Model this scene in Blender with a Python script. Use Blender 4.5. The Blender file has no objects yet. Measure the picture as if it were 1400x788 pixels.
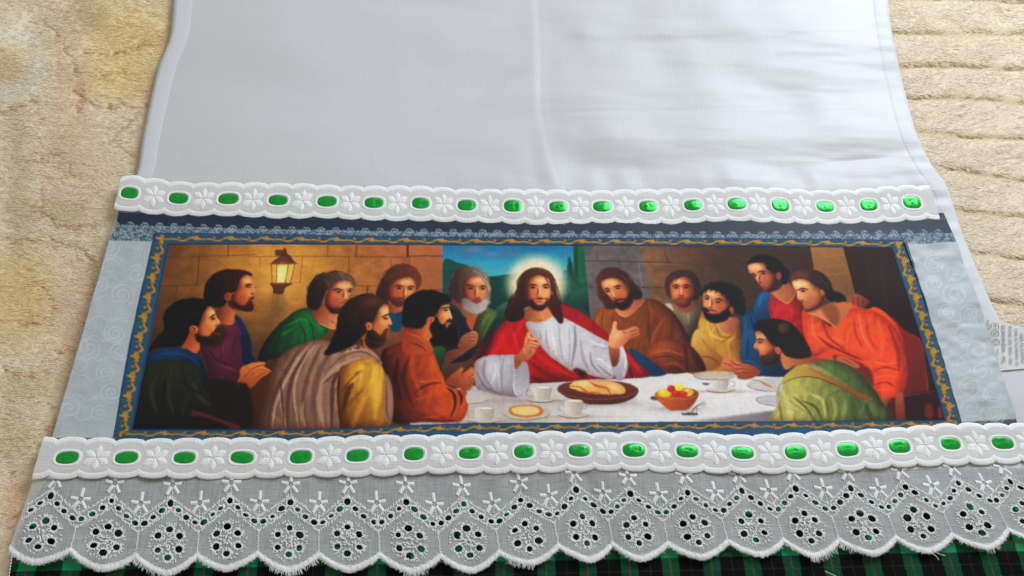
import bpy, math, random
import numpy as np
from mathutils import Matrix, Vector
from mathutils.geometry import delaunay_2d_cdt

# ------------------------------------------------------------------ camera, world, light
SC = bpy.context.scene
FPX, CX, CY, CAMH = 1060.0, 700.0, 394.0, 0.36588
PITCH, ROLL, YAW = math.radians(27.943), math.radians(6.999), math.radians(-7.768)
def _rz(a): return np.array([[math.cos(a), -math.sin(a), 0], [math.sin(a), math.cos(a), 0], [0, 0, 1]])
def _rx(a): return np.array([[1, 0, 0], [0, math.cos(a), -math.sin(a)], [0, math.sin(a), math.cos(a)]])
CAMR = _rz(YAW) @ _rx(PITCH) @ _rz(ROLL)
cam_data = bpy.data.cameras.new('camera')
cam = bpy.data.objects.new('camera', cam_data)
SC.collection.objects.link(cam)
cam_data.sensor_width = 36.0
cam_data.lens = FPX / 1400.0 * 36.0
cam_data.clip_start, cam_data.clip_end = 0.01, 50.0
M4 = Matrix([list(map(float, r)) + [0.0] for r in CAMR] + [[0, 0, 0, 1.0]])
M4.translation = (0, 0, CAMH)
cam.matrix_world = M4
SC.camera = cam

world = bpy.data.worlds.new('World'); SC.world = world; world.use_nodes = True
bg = world.node_tree.nodes['Background']
bg.inputs[0].default_value = (1.0, 0.95, 0.88, 1); bg.inputs[1].default_value = 0.40

def area_light(name, loc, target, size, size_y, energy, col):
    d = bpy.data.lights.new(name, 'AREA'); d.shape = 'RECTANGLE'; d.size = size; d.size_y = size_y
    d.energy = energy; d.color = col
    o = bpy.data.objects.new(name, d); SC.collection.objects.link(o)
    o.location = loc
    o.rotation_euler = (Vector(target) - Vector(loc)).to_track_quat('-Z', 'Y').to_euler()
    return o
# the room's window, beyond the bed on the far right
area_light('window_light', (0.82, 1.10, 0.82), (0.05, 0.2, 0), 0.45, 0.6, 20.5, (0.82, 0.91, 1.0))

SC.view_settings.view_transform = 'Standard'; SC.view_settings.look = 'None'
SC.view_settings.exposure = 0.0; SC.view_settings.gamma = 1.0
try: SC.view_settings.use_curve_mapping = False
except Exception: pass
try: SC.cycles.transparent_max_bounces = 24
except Exception: pass

# ------------------------------------------------------------------ helpers
RNG = np.random.default_rng(7)
random.seed(7)
_tabs = {}
def vnoise(x, y, seed=0):
    """smooth value noise in 0..1"""
    if seed not in _tabs: _tabs[seed] = np.random.default_rng(1000 + seed).random((256, 256))
    t = _tabs[seed]
    x = np.asarray(x, float); y = np.asarray(y, float)
    xi = np.floor(x).astype(int); yi = np.floor(y).astype(int)
    fx = x - xi; fy = y - yi
    fx = fx * fx * (3 - 2 * fx); fy = fy * fy * (3 - 2 * fy)
    a = t[xi & 255, yi & 255]; b = t[(xi + 1) & 255, yi & 255]
    c = t[xi & 255, (yi + 1) & 255]; d = t[(xi + 1) & 255, (yi + 1) & 255]
    return (a * (1 - fx) + b * fx) * (1 - fy) + (c * (1 - fx) + d * fx) * fy
def fbm(x, y, seed=0, oct=4):
    s = 0; a = 0.5
    for i in range(oct):
        s = s + a * vnoise(x * 2 ** i, y * 2 ** i, seed + i); a *= 0.5
    return s / (1 - 0.5 ** oct)

def project(x, y, z):
    d = np.stack([x, y, z - CAMH], -1) @ CAMR
    return CX + FPX * d[..., 0] / -d[..., 2], CY - FPX * d[..., 1] / -d[..., 2]

def seg_dist(px, py, pts):
    """distance to a polyline in pixels and signed side"""
    best = np.full(np.shape(px), 1e9); side = np.zeros(np.shape(px))
    for (x0, y0), (x1, y1) in zip(pts[:-1], pts[1:]):
        dx, dy = x1 - x0, y1 - y0
        t = np.clip(((px - x0) * dx + (py - y0) * dy) / (dx * dx + dy * dy), 0, 1)
        ex = px - (x0 + t * dx); ey = py - (y0 + t * dy)
        d = np.hypot(ex, ey); s = (dx * ey - dy * ex)
        m = d < best
        best = np.where(m, d, best); side = np.where(m, np.sign(s), side)
    return best, side

# creases of the towel in photo pixels: points, width px, depth m, step (one side lower) m
CREASES = [
    ([(728, -330), (733, -60), (741, 60), (742, 150), (752, 200), (768, 250)], 8, 0.00026, 0.0004),
    ([(742, 150), (728, 190), (735, 245)], 12, 0.0004, 0.0),
    ([(745, 52), (830, 58), (930, 56), (1060, 50)], 7, 0.00035, -0.0003),
    ([(745, 155), (880, 152), (1010, 148), (1200, 146)], 4, 0.0004, 0.0002),
    ([(480, 10), (600, 4), (690, 12)], 8, 0.0005, 0.0),
    ([(620, 145), (690, 105), (740, 92)], 9, 0.0006, 0.0003),
    ([(890, 150), (893, 170), (872, 182)], 5, 0.0002, 0.0),
    ([(1000, 90), (1035, 80), (1080, 70), (1120, 62)], 5, -0.0002, 0.0),
    ([(1040, 50), (1120, 42), (1210, 35)], 6, -0.00025, 0.0),
    ([(1120, 220), (1240, 214)], 4, 0.0005, 0.0),
    ([(930, 188), (1030, 186)], 6, 0.0003, 0.0),
    ([(800, 45), (900, 75), (1000, 100), (1130, 150)], 30, 0.0016, 0.0), ([(740, 222), (880, 232), (1050, 226), (1280, 205)], 20, 0.0012, 0.0),
    ([(790, 180), (900, 190), (1050, 182), (1200, 168)], 20, -0.0010, 0.0), ([(540, 110), (640, 75), (735, 45)], 24, 0.0009, 0.0), ([(560, 60), (640, 40), (720, 15)], 18, -0.0007, 0.0),
    ([(520, 235), (620, 215), (720, 225)], 16, 0.0006, 0.0), ([(860, 20), (1000, 10), (1180, 12)], 22, -0.0008, 0.0),
]
def undulate(x, y):
    """gentle waves shared by every layer of the towel and what lies under it"""
    z = 0.0050 * (fbm(x * 9 + 3.1, y * 13 + 1.7, 11, 2) - 0.5)
    z = z + 0.0016 * (vnoise(x * 24 + 9.2, y * 36 + 4.4, 17) - 0.5) * np.clip((x + 0.02) / 0.1, 0.15, 1)
    return z
def wrinkle(x, y):
    px, py = project(x, y, 0 * x)
    top = np.clip((270 - py) / 25, 0, 1)
    z = 0 * x
    for pts, w, dep, step in CREASES:
        d, s = seg_dist(px, py, pts)
        fade = np.clip(np.minimum(np.hypot(px - pts[0][0], py - pts[0][1]), np.hypot(px - pts[-1][0], py - pts[-1][1]) + (400 if pts[-1][1] > 240 else 0)) / 55, 0, 1)
        fade = fade * fade * (3 - 2 * fade)
        z = z - dep * np.exp(-(d / w) ** 2) * top * fade
        if step: z = z + fade * step * s * np.exp(-(d / (w * 3.5)) ** 2) * (1 - np.exp(-(d / w) ** 2)) * top
    z = z * (0.45 + 1.1 * vnoise(x * 40, y * 30, 35))
    # fine cross-wise rumples, stronger to the right
    amp = np.clip((px - 500) / 500, 0.12, 1) * top
    z = z + amp * 0.0013 * (fbm(x * 14 + 5 + 3 * y, y * 75 + 2, 31, 3) - 0.5)
    z = z + amp * 0.0046 * (fbm(x * 5 + 1.3, y * 26 + 4.1, 33, 2) - 0.5)
    # puckers along the right hem
    hem = np.exp(-((px - (1205 + 0.27 * py)) / 26) ** 2) * np.clip((py + 100) / 100, 0, 1)
    z = z + hem * 0.0011 * (vnoise(x * 20, y * 190, 37) - 0.5)
    # gathers against the upper trim
    g = np.exp(-((py - 246) / 16) ** 2) * np.clip((px - 560) / 300, 0.1, 1)
    z = z + g * 0.0016 * (vnoise(x * 95, y * 20, 39) - 0.4)
    return z
def P(px, py, layer=0.0, wr=False):
    """photo pixel -> point on the towel's surface at the given layer height"""
    px = np.asarray(px, float); py = np.asarray(py, float)
    d = np.stack([(px - CX) / FPX, -(py - CY) / FPX, -np.ones_like(px)], -1) @ CAMR.T
    z = np.full(px.shape, float(0)) + layer
    for _ in range(3):
        t = (CAMH - z) / -d[..., 2]
        x = d[..., 0] * t; y = d[..., 1] * t
        z = layer + undulate(x, y) + (wrinkle(x, y) if wr else 0)
    return np.stack([x, y, z], -1)

COL = SC.collection
def mesh_obj(name, verts, faces, mat=None, parent=None, smooth=True, cols=None):
    me = bpy.data.meshes.new(name)
    verts = np.asarray(verts, dtype=np.float32).reshape(-1, 3)
    if isinstance(faces, np.ndarray) and faces.ndim == 2:
        n, k = faces.shape
        me.vertices.add(len(verts)); me.vertices.foreach_set('co', verts.ravel())
        me.loops.add(n * k); me.loops.foreach_set('vertex_index', faces.astype(np.int32).ravel())
        me.polygons.add(n)
        me.polygons.foreach_set('loop_start', np.arange(0, n * k, k, dtype=np.int32))
        me.polygons.foreach_set('loop_total', np.full(n, k, dtype=np.int32))
        me.update(calc_edges=True)
    else:
        me.from_pydata(verts.tolist(), [], [list(map(int, f)) for f in faces])
    if smooth: me.polygons.foreach_set('use_smooth', np.ones(len(me.polygons), dtype=bool))
    if cols is not None:
        a = me.color_attributes.new('print', 'FLOAT_COLOR', 'POINT')
        c = np.ones((len(verts), 4), np.float32); c[:, :3] = np.asarray(cols, np.float32).reshape(-1, 3)
        a.data.foreach_set('color', c.ravel())
    if mat is not None: me.materials.append(mat)
    o = bpy.data.objects.new(name, me); COL.objects.link(o)
    if parent is not None: o.parent = parent
    return o
def grid_faces(n, m):
    i = np.arange(n * m).reshape(n, m)
    return np.stack([i[:-1, :-1], i[1:, :-1], i[1:, 1:], i[:-1, 1:]], -1).reshape(-1, 4)
class MB:
    """collects pieces of one mesh"""
    def __init__(s): s.v = []; s.f = []; s.n = 0
    def add(s, v, f):
        v = np.asarray(v, float).reshape(-1, 3); s.v.append(v)
        s.f += [[int(i) + s.n for i in q] for q in f]; s.n += len(v)
    def build(s, name, mat, parent=None, smooth=True):
        return mesh_obj(name, np.concatenate(s.v), s.f, mat, parent, smooth)
def polyline(pts, x):
    pts = np.array(pts, float); return np.interp(x, pts[:, 0], pts[:, 1])
def spline(pts, n_per=8, closed=False):
    p = np.array(pts, float)
    if closed: p = np.concatenate([p[-1:], p, p[:2]])
    else: p = np.concatenate([2 * p[:1] - p[1:2], p, 2 * p[-1:] - p[-2:-1]])
    t = np.linspace(0, 1, n_per, endpoint=False)[:, None]
    out = []
    for a, b, c, d in zip(p[:-3], p[1:-2], p[2:-1], p[3:]):
        out.append(0.5 * (2 * b + (c - a) * t + (2 * a - 5 * b + 4 * c - d) * t ** 2 + (3 * b - a - 3 * c + d) * t ** 3))
    if not closed: out.append(p[-2:-1])
    return np.concatenate(out)
def resample(pts, s):
    p = np.array(pts, float); d = np.r_[0, np.cumsum(np.hypot(*np.diff(p, axis=0).T))]; d /= d[-1]
    return np.stack([np.interp(s, d, p[:, 0]), np.interp(s, d, p[:, 1])], -1)
def srgb2lin(c):
    c = np.asarray(c, float); return np.where(c <= 0.04045, c / 12.92, ((c + 0.055) / 1.055) ** 2.4)
def L3(r, g, b, k=1.0):
    v = srgb2lin(np.array([r, g, b]) / 255.0) * k
    return (float(v[0]), float(v[1]), float(v[2]), 1.0)

# ------------------------------------------------------------------ materials
def mat_new(name):
    m = bpy.data.materials.new(name); m.use_nodes = True
    nt = m.node_tree; b = nt.nodes['Principled BSDF']
    return m, nt, b
def node(nt, t, **kw):
    n = nt.nodes.new(t)
    for k, v in kw.items(): setattr(n, k, v)
    return n
def weave_bump(nt, b, freq=1500, strength=0.25, dist=0.0002, noise=900):
    """threads of a plain weave plus slubs"""
    tc = node(nt, 'ShaderNodeTexCoord')
    h = None
    for ax in ((1, 0), (0, 1)):
        mp = node(nt, 'ShaderNodeMapping')
        mp.inputs['Scale'].default_value = (freq * (1 if ax[0] else 0.06), freq * (1 if ax[1] else 0.06), freq * 0.2)
        nz = node(nt, 'ShaderNodeTexNoise'); nz.inputs['Scale'].default_value = 1.0; nz.inputs['Detail'].default_value = 2
        nt.links.new(tc.outputs['Object'], mp.inputs[0]); nt.links.new(mp.outputs[0], nz.inputs['Vector'])
        if h is None: h = nz.outputs[0]
        else:
            ad = node(nt, 'ShaderNodeMath', operation='ADD'); nt.links.new(h, ad.inputs[0]); nt.links.new(nz.outputs[0], ad.inputs[1]); h = ad.outputs[0]
    bp = node(nt, 'ShaderNodeBump'); bp.inputs['Strength'].default_value = strength; bp.inputs['Distance'].default_value = dist
    nt.links.new(h, bp.inputs['Height']); nt.links.new(bp.outputs[0], b.inputs['Normal'])
    return h
def fabric(name, col, rough=0.85, sheen=0.2, freq=1500, strength=0.3, spec=0.3, vary=0.06, dist=0.0002):
    m, nt, b = mat_new(name)
    b.inputs['Roughness'].default_value = rough
    b.inputs['Specular IOR Level'].default_value = spec
    b.inputs['Sheen Weight'].default_value = sheen; b.inputs['Sheen Roughness'].default_value = 0.4
    h = weave_bump(nt, b, freq, strength, dist)
    mr = node(nt, 'ShaderNodeMapRange'); mr.inputs['From Min'].default_value = 0.6; mr.inputs['From Max'].default_value = 1.4
    mr.inputs['To Min'].default_value = 1 - vary; mr.inputs['To Max'].default_value = 1 + vary
    nt.links.new(h, mr.inputs[0])
    mx = node(nt, 'ShaderNodeVectorMath', operation='SCALE'); mx.inputs[0].default_value = col[:3]
    nt.links.new(mr.outputs[0], mx.inputs['Scale']); nt.links.new(mx.outputs[0], b.inputs['Base Color'])
    return m
def printed(name, rough=0.75, spec=0.25, sheen=0.05, strength=0.25, vary=0.07):
    m, nt, b = mat_new(name)
    b.inputs['Roughness'].default_value = rough; b.inputs['Specular IOR Level'].default_value = spec
    b.inputs['Sheen Weight'].default_value = sheen
    h = weave_bump(nt, b, 1700, strength)
    at = node(nt, 'ShaderNodeVertexColor', layer_name='print')
    mr = node(nt, 'ShaderNodeMapRange'); mr.inputs['From Min'].default_value = 0.6; mr.inputs['From Max'].default_value = 1.4
    mr.inputs['To Min'].default_value = 1 - vary; mr.inputs['To Max'].default_value = 1 + vary
    nt.links.new(h, mr.inputs[0])
    mx = node(nt, 'ShaderNodeVectorMath', operation='SCALE'); nt.links.new(at.outputs['Color'], mx.inputs[0])
    nt.links.new(mr.outputs[0], mx.inputs['Scale']); nt.links.new(mx.outputs[0], b.inputs['Base Color'])
    return m
def tag(o, label=None, cat=None, kind=None, group=None):
    if label: o['label'] = label
    if cat: o['category'] = cat
    if kind: o['kind'] = kind
    if group: o['group'] = group
    return o

M_COTTON = fabric('white_cotton', (0.60, 0.60, 0.615), 0.52, 0.25, 1300, 0.30, 0.5, 0.028)
M_HEM = fabric('white_hem_cotton', (0.64, 0.65, 0.68), 0.55, 0.25, 1300, 0.3, 0.4, 0.03)
M_TRIM = fabric('white_embroidery_thread', (0.86, 0.855, 0.84), 0.75, 0.15, 2200, 0.6, 0.25, 0.08, 0.0003)
M_GROUND = fabric('white_trim_ground', (0.66, 0.655, 0.645), 0.85, 0.1, 2200, 0.4, 0.2, 0.08)
M_THREAD = fabric('white_stitch_thread', (0.80, 0.81, 0.80), 0.75, 0.15, 3000, 0.4, 0.3, 0.08)
M_PRINT = printed('printed_cotton')

# ------------------------------------------------------------------ blanket (the surface everything lies on)
GROOVES = [[(1150, 36), (1222, 38), (1310, 40), (1400, 38), (1600, 32)], [(1150, 80), (1232, 83), (1320, 83), (1400, 86), (1620, 95)],
           [(1150, 124), (1242, 126), (1330, 127), (1400, 133), (1640, 150)], [(1150, 160), (1252, 171), (1330, 179), (1400, 184), (1660, 204)],
           [(1180, 205), (1280, 222), (1330, 229), (1400, 240), (1680, 270)], [(1180, 262), (1300, 280), (1340, 285), (1400, 290), (1700, 318)],
           [(1200, 322), (1325, 338), (1400, 348), (1700, 385)], [(1220, 390), (1345, 402), (1400, 412), (1720, 470)],
           [(1150, -14), (1210, -10), (1400, -6), (1600, -20)]]
BROWNS = [[(60, 20), (95, 70), (108, 110), (104, 150)], [(110, 66), (160, 68), (200, 52)], [(130, 95), (165, 90)], [(100, 120), (130, 140), (200, 138)],
          [(52, 250), (55, 285), (80, 305), (130, 302)], [(10, 325), (60, 318), (105, 330), (130, 355)], [(118, 350), (130, 400), (112, 450)],
          [(60, 490), (85, 470), (105, 480)], [(0, 540), (20, 545)], [(85, 560), (60, 580), (70, 600), (45, 605)], [(62, 545), (80, 560), (70, 590)],
          [(10, 640), (25, 655)], [(28, 690), (18, 720), (5, 745)], [(38, 675), (22, 700)], [(0, 500), (30, 515), (60, 500)], [(95, 230), (80, 200), (30, 215)],
          [(0, 150), (45, 130), (50, 165)], [(180, 150), (150, 185), (190, 215)], [(20, 430), (60, 440), (70, 400), (40, 380)]]
def blanket_colour(x, y):
    px, py = project(x, y, 0 * x)
    px = px + 14 * (fbm(x * 60, y * 60, 71, 2) - 0.5); py = py + 14 * (fbm(x * 60, y * 60, 75, 2) - 0.5)
    left = np.clip((760 - px) / 300, 0, 1)[..., None]
    base = np.array([240, 224, 190.]) * left + np.array([237, 220, 193.]) * (1 - left)
    def blob(cx, cy, rx, ry, col, a, rot=0.0, pw=2):
        nonlocal base
        c, s = math.cos(rot), math.sin(rot)
        u = ((px - cx) * c + (py - cy) * s) / rx; v = (-(px - cx) * s + (py - cy) * c) / ry
        w = (a * np.exp(-(u * u + v * v) ** pw))[..., None]
        base = base * (1 - w) + np.array(col, float) * w
    blob(175, 45, 70, 60, (244, 214, 142), 0.8); blob(160, 105, 60, 26, (242, 208, 134), 0.7)
    blob(5, 85, 26, 30, (232, 206, 148), 0.6); blob(92, 95, 28, 100, (238, 206, 168), 0.6); blob(95, 225, 40, 80, (230, 200, 162), 0.5)
    blob(120, 10, 30, 20, (204, 176, 120), 0.5)
    r = np.hypot((px - 10) / 1.0, py - 78); w = (0.7 * np.exp(-((r - 40) / 11) ** 2) * np.clip(1.7 * vnoise(px / 16, py / 16, 87), 0, 1))[..., None]
    base = base * (1 - w) + np.array([236, 234, 218.]) * w
    blob(20, 400, 60, 70, (236, 204, 136), 0.8); blob(105, 420, 40, 90, (236, 200, 166), 0.6, 0.2); blob(60, 280, 60, 22, (206, 186, 140), 0.5)
    blob(20, 250, 20, 90, (206, 192, 148), 0.6); blob(45, 520, 60, 24, (212, 196, 146), 0.6); blob(75, 600, 22, 40, (236, 190, 150), 0.6)
    blob(15, 590, 24, 40, (208, 192, 142), 0.5); blob(20, 700, 22, 50, (238, 194, 154), 0.6); blob(-120, 300, 80, 160, (196, 160, 110), 0.6); blob(-160, 620, 90, 120, (206, 176, 110), 0.6)
    return base / 255.0
def blanket_lines(px, py):
    w = 0 * px
    jx = px + 9 * (vnoise(px / 9, py / 9, 81) - 0.5); jy = py + 9 * (vnoise(px / 9, py / 9, 83) - 0.5)
    for g in BROWNS:
        d, s = seg_dist(jx, jy, g); w = np.maximum(w, np.exp(-(d / 3.0) ** 2))
    return w * np.clip(1.6 * vnoise(px / 5, py / 4, 85) - 0.15, 0, 1)
def blanket_height(x, y):
    px, py = project(x, y, 0 * x)
    right = np.clip((px - 700) / 300, 0, 1)
    z = -0.0052 + 0.9 * undulate(x, y)
    # tufts combed sideways
    wx = x + 0.004 * vnoise(x * 90, y * 90, 51); wy = y + 0.003 * vnoise(x * 120, y * 120, 53)
    z = z + 0.0006 * (fbm(wx * 110, wy * 420, 41, 3) - 0.5) + 0.00025 * (vnoise(wx * 420, wy * 1000, 47) - 0.5)
    z = z + 0.0014 * (vnoise(x * 45, y * 60, 49) - 0.5) * (1 - 0.4 * right)
    for g in GROOVES:
        d, s = seg_dist(px, py + 4 * (vnoise(px / 20, py / 20, 61) - 0.5), g)
        z = z - 0.0011 * np.exp(-(d / 3.6) ** 2) + 0.0006 * np.exp(-((d - 14) / 14) ** 2) * right
    z = z - 0.0005 * blanket_lines(px, py)
    return z
BX0, BX1, BY0, BY1 = -0.52, 0.62, -0.22, 0.72
nx, ny = 760, 630
gx, gy = np.meshgrid(np.linspace(BX0, BX1, nx), np.linspace(BY0, BY1, ny), indexing='ij')
gz = blanket_height(gx, gy)
def blanket_full_colour(x, y):
    px, py = project(x, y, 0 * x)
    c = blanket_colour(x, y)
    w = (0.65 * blanket_lines(px, py))[..., None]
    c = c * (1 - w) + np.array([184, 130, 78.]) / 255 * w
    zone = 0 * px
    for g in BROWNS:
        d, s = seg_dist(px, py, g); zone = np.maximum(zone, np.exp(-(d / 17) ** 2))
    zone = np.maximum(zone, 0.35 * np.clip((420 - px) / 100, 0, 1) * (vnoise(px / 40, py / 40, 161) > .5))
    cr = np.exp(-((fbm(px / 15, py / 8, 163, 3) - .5) / .016) ** 2) * (vnoise(px / 7, py / 7, 165) > .35)
    w = (0.62 * zone * cr)[..., None]
    c = c * (1 - w) + np.array([168, 116, 62.]) / 255 * w
    for g in GROOVES:
        d, s = seg_dist(px, py, g); w = (0.4 * np.exp(-(d / 4.0) ** 2))[..., None]
        c = c * (1 - w) + np.array([190, 162, 108.]) / 255 * w
    return c
bc = srgb2lin(blanket_full_colour(gx, gy)) * 1.0
def pile_material(name, rough, sheen):
    m, nt, b = mat_new(name)
    b.inputs['Roughness'].default_value = rough; b.inputs['Specular IOR Level'].default_value = 0.15
    b.inputs['Sheen Weight'].default_value = sheen; b.inputs['Sheen Roughness'].default_value = 0.5
    at = node(nt, 'ShaderNodeVertexColor', layer_name='print')
    nt.links.new(at.outputs['Color'], b.inputs['Base Color'])
    tc = node(nt, 'ShaderNodeTexCoord'); mp = node(nt, 'ShaderNodeMapping'); mp.inputs['Scale'].default_value = (500, 1400, 500)
    nz = node(nt, 'ShaderNodeTexNoise'); nz.inputs['Scale'].default_value = 1.0; nz.inputs['Detail'].default_value = 3
    bp = node(nt, 'ShaderNodeBump'); bp.inputs['Strength'].default_value = 0.3; bp.inputs['Distance'].default_value = 0.0003
    nt.links.new(tc.outputs['Object'], mp.inputs[0]); nt.links.new(mp.outputs[0], nz.inputs['Vector'])
    nt.links.new(nz.outputs[0], bp.inputs['Height']); nt.links.new(bp.outputs[0], b.inputs['Normal'])
    return m
M_PLUSH = pile_material('cream_plush', 0.95, 0.6)
blanket = mesh_obj('blanket', np.stack([gx, gy, gz], -1), grid_faces(nx, ny), M_PLUSH, None, True, bc.reshape(-1, 3))
tag(blanket, 'cream plush blanket with sculpted pattern spread under the towel', kind='structure')

def pile(n, region):
    """short combed fibres of the plush"""
    x0, x1, y0, y1 = region
    px = RNG.uniform(x0, x1, n); py = RNG.uniform(y0, y1, n)
    q = P(px, py, -0.005); x, y = q[:, 0], q[:, 1]
    z = blanket_height(x, y)
    ang = (fbm(x * 90, y * 140, 91, 2) - 0.5) * 1.5 + RNG.normal(0, 0.22, n) + np.where(px > 700, 0.0, math.pi)
    ln = RNG.uniform(0.0020, 0.0042, n); lift = RNG.uniform(0.0001, 0.0003, n)
    w = RNG.uniform(0.00014, 0.00028, n)
    dx, dy = np.cos(ang), np.sin(ang); sx, sy = -dy, dx
    def pt(t, side, up): return np.stack([x + dx * ln * t + sx * w * side, y + dy * ln * t + sy * w * side, z + up], -1)
    v = np.stack([pt(0, -1, -0.0002), pt(0, 1, -0.0002), pt(0.5, -0.9, lift), pt(0.5, 0.9, lift), pt(1, 0, lift * 0.6)], 1)
    b = (np.arange(n) * 5)[:, None]
    f = np.concatenate([b + np.array([[0, 3, 1]]), b + np.array([[0, 2, 3]]), b + np.array([[2, 4, 3]])])
    c = blanket_full_colour(x, y) * RNG.uniform(0.95, 1.04, n)[:, None]
    c = np.repeat(srgb2lin(np.clip(c, 0, 1))[:, None, :], 5, 1)
    return v.reshape(-1, 3), f, c.reshape(-1, 3)
vs, fs, cs, off = [], [], [], 0
for n, reg in ((170000, (-90, 270, -110, 830)), (125000, (1180, 1500, -110, 540))):
    v, f, c = pile(n, reg); vs.append(v); fs.append(f + off); cs.append(c); off += len(v)
pl = mesh_obj('pile', np.concatenate(vs), np.concatenate(fs), M_PLUSH, blanket, True, np.concatenate(cs))
nn_ = np.zeros((len(pl.data.vertices), 3), np.float32); nn_[:, 2] = 1; nn_[:, :2] = np.repeat(RNG.normal(0, .13, (len(nn_) // 5, 2)), 5, 0)
pl.data.normals_split_custom_set_from_vertices((nn_ / np.linalg.norm(nn_, axis=1, keepdims=True)).tolist())
tag(pl, kind='stuff')

# ------------------------------------------------------------------ plaid cloth under the lace
def plaid_material():
    m, nt, b = mat_new('green_tartan')
    b.inputs['Roughness'].default_value = 0.9; b.inputs['Specular IOR Level'].default_value = 0.15
    at = node(nt, 'ShaderNodeVertexColor', layer_name='print')
    nt.links.new(at.outputs['Color'], b.inputs['Base Color'])
    weave_bump(nt, b, 1400, 0.4)
    return m
def tartan(x, y):
    """sett in metres: black, dark green, bright green, thin ochre lines"""
    def stripe(t):
        t = np.mod(t, 0.0190) / 0.0190
        k = np.zeros(t.shape)                    # 0 black
        k[(t > 0.0) & (t < 0.42)] = 2
        thin = ((np.abs(t - 0.21) < 0.018)).astype(float)
        thin2 = ((np.abs(t - 0.71) < 0.012)).astype(float)
        return k, np.clip(thin + thin2 * 0.5, 0, 1)
    kx, tx = stripe(x + 0.004); ky, ty = stripe(y - 0.0535)
    pal = np.array([[4, 8, 7], [12, 62, 40], [24, 134, 84.]])
    cx_, cy_ = pal[kx.astype(int)], pal[ky.astype(int)]
    tw = (np.mod((x + y) * 1100, 1) < 0.5)[..., None]          # twill
    c = np.where(tw, cx_ * 0.8 + cy_ * 0.2, cx_ * 0.2 + cy_ * 0.8)
    c = c * np.where((kx < 1) | (ky < 1), 0.8, 1.05)[..., None]
    th = np.maximum(tx * np.where(tw[..., 0], 0.75, 0.25), ty * np.where(tw[..., 0], 0.25, 0.75))[..., None]
    c = c * (1 - th) + np.array([120, 84, 40.]) * th
    return srgb2lin(c / 255.0)
M_TARTAN = plaid_material()
n1, n2 = 1300, 330
lft = resample([(72, 640), (40, 690), (18, 742), (9, 790), (-8, 880)], np.linspace(0, 1, n2))
rgt = resample([(1480, 600), (1560, 880)], np.linspace(0, 1, n2))
tt = np.linspace(0, 1, n1)[:, None, None]
grid = lft[None] * (1 - tt) + rgt[None] * tt
q = P(grid[..., 0], grid[..., 1], -0.0022)
q[..., 2] += 0.0008 * (vnoise(q[..., 0] * 50, q[..., 1] * 50, 95) - 0.5)
edge = np.exp(-((grid[..., 0] - lft[None, :, 0]) / 6) ** 2); q[..., 2] -= 0.0012 * edge
plaid = mesh_obj('plaid_cloth', q, grid_faces(n1, n2), M_TARTAN, None, True, tartan(q[..., 0], q[..., 1]).reshape(-1, 3))
tag(plaid, 'dark green and black tartan cloth lying beneath the lace edge of the towel', 'cloth')

# ------------------------------------------------------------------ the printed cotton: a small painter working on a sheet in photo pixels
KX0, KY0, KX1, KY1, KS = 56, 278, 1404, 612, 2.0
KW, KH = int((KX1 - KX0) * KS), int((KY1 - KY0) * KS)
CAN = np.zeros((KH, KW, 3), np.float32)
_t = [0.0, 0.0, 1.0]
def T(ox=0, oy=0, s=1.0): _t[:] = [ox, oy, s]
def _pts(p):
    if isinstance(p, str): p = [tuple(map(float, w.split(','))) for w in p.split()]
    p = np.array(p, float)
    return np.stack([(_t[0] + p[:, 0] / _t[2] - KX0) * KS, (_t[1] + p[:, 1] / _t[2] - KY0) * KS], -1)
def _blur(a, r):
    if r < 0.3: return a
    n = int(math.ceil(r * 2.2)); k = np.exp(-0.5 * (np.arange(-n, n + 1) / r) ** 2); k /= k.sum()
    for ax in (0, 1):
        out = np.zeros_like(a)
        pad = np.pad(a, [(n, n) if i == ax else (0, 0) for i in (0, 1)])
        for i, w in enumerate(k):
            out += w * (pad[i:i + a.shape[0]] if ax == 0 else pad[:, i:i + a.shape[1]])
        a = out
    return a
def raster(p, soft):
    pad = int(3 + soft * 2.5)
    x0, y0 = np.floor(p.min(0)).astype(int) - pad; x1, y1 = np.ceil(p.max(0)).astype(int) + pad
    x0 = max(x0, 0); y0 = max(y0, 0); x1 = min(x1, KW); y1 = min(y1, KH)
    if x1 <= x0 or y1 <= y0: return None
    m = np.zeros((y1 - y0, x1 - x0), np.float32)
    a = p; b = np.roll(p, -1, 0); X = np.arange(x0, x1) + 1.0
    for r in range(y1 - y0):
        for sub in (0.25, 0.75):
            y = y0 + r + sub
            hit = (a[:, 1] <= y) != (b[:, 1] <= y)
            if not hit.any(): continue
            xa = a[hit]; xb = b[hit]
            xs = np.sort(xa[:, 0] + (y - xa[:, 1]) / (xb[:, 1] - xa[:, 1]) * (xb[:, 0] - xa[:, 0]))
            for i in range(0, len(xs) - 1, 2):
                m[r] += 0.5 * (np.clip(X - xs[i], 0, 1) - np.clip(X - xs[i + 1], 0, 1))
    return x0, y0, _blur(m, soft)
def _comp(box, m, col, a, clip=None):
    x0, y0 = box; h, w = m.shape
    if clip is not None:
        cx0, cy0, cm = clip
        z = np.zeros_like(m)
        ax0, ay0 = max(x0, cx0), max(y0, cy0); ax1, ay1 = min(x0 + w, cx0 + cm.shape[1]), min(y0 + h, cy0 + cm.shape[0])
        if ax1 <= ax0 or ay1 <= ay0: return
        z[ay0 - y0:ay1 - y0, ax0 - x0:ax1 - x0] = cm[ay0 - cy0:ay1 - cy0, ax0 - cx0:ax1 - cx0]
        m = m * z
    k = (m * a)[..., None]
    t = CAN[y0:y0 + h, x0:x0 + w]
    t *= (1 - k); t += k * (np.asarray(col, np.float32) / 255.0)
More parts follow.
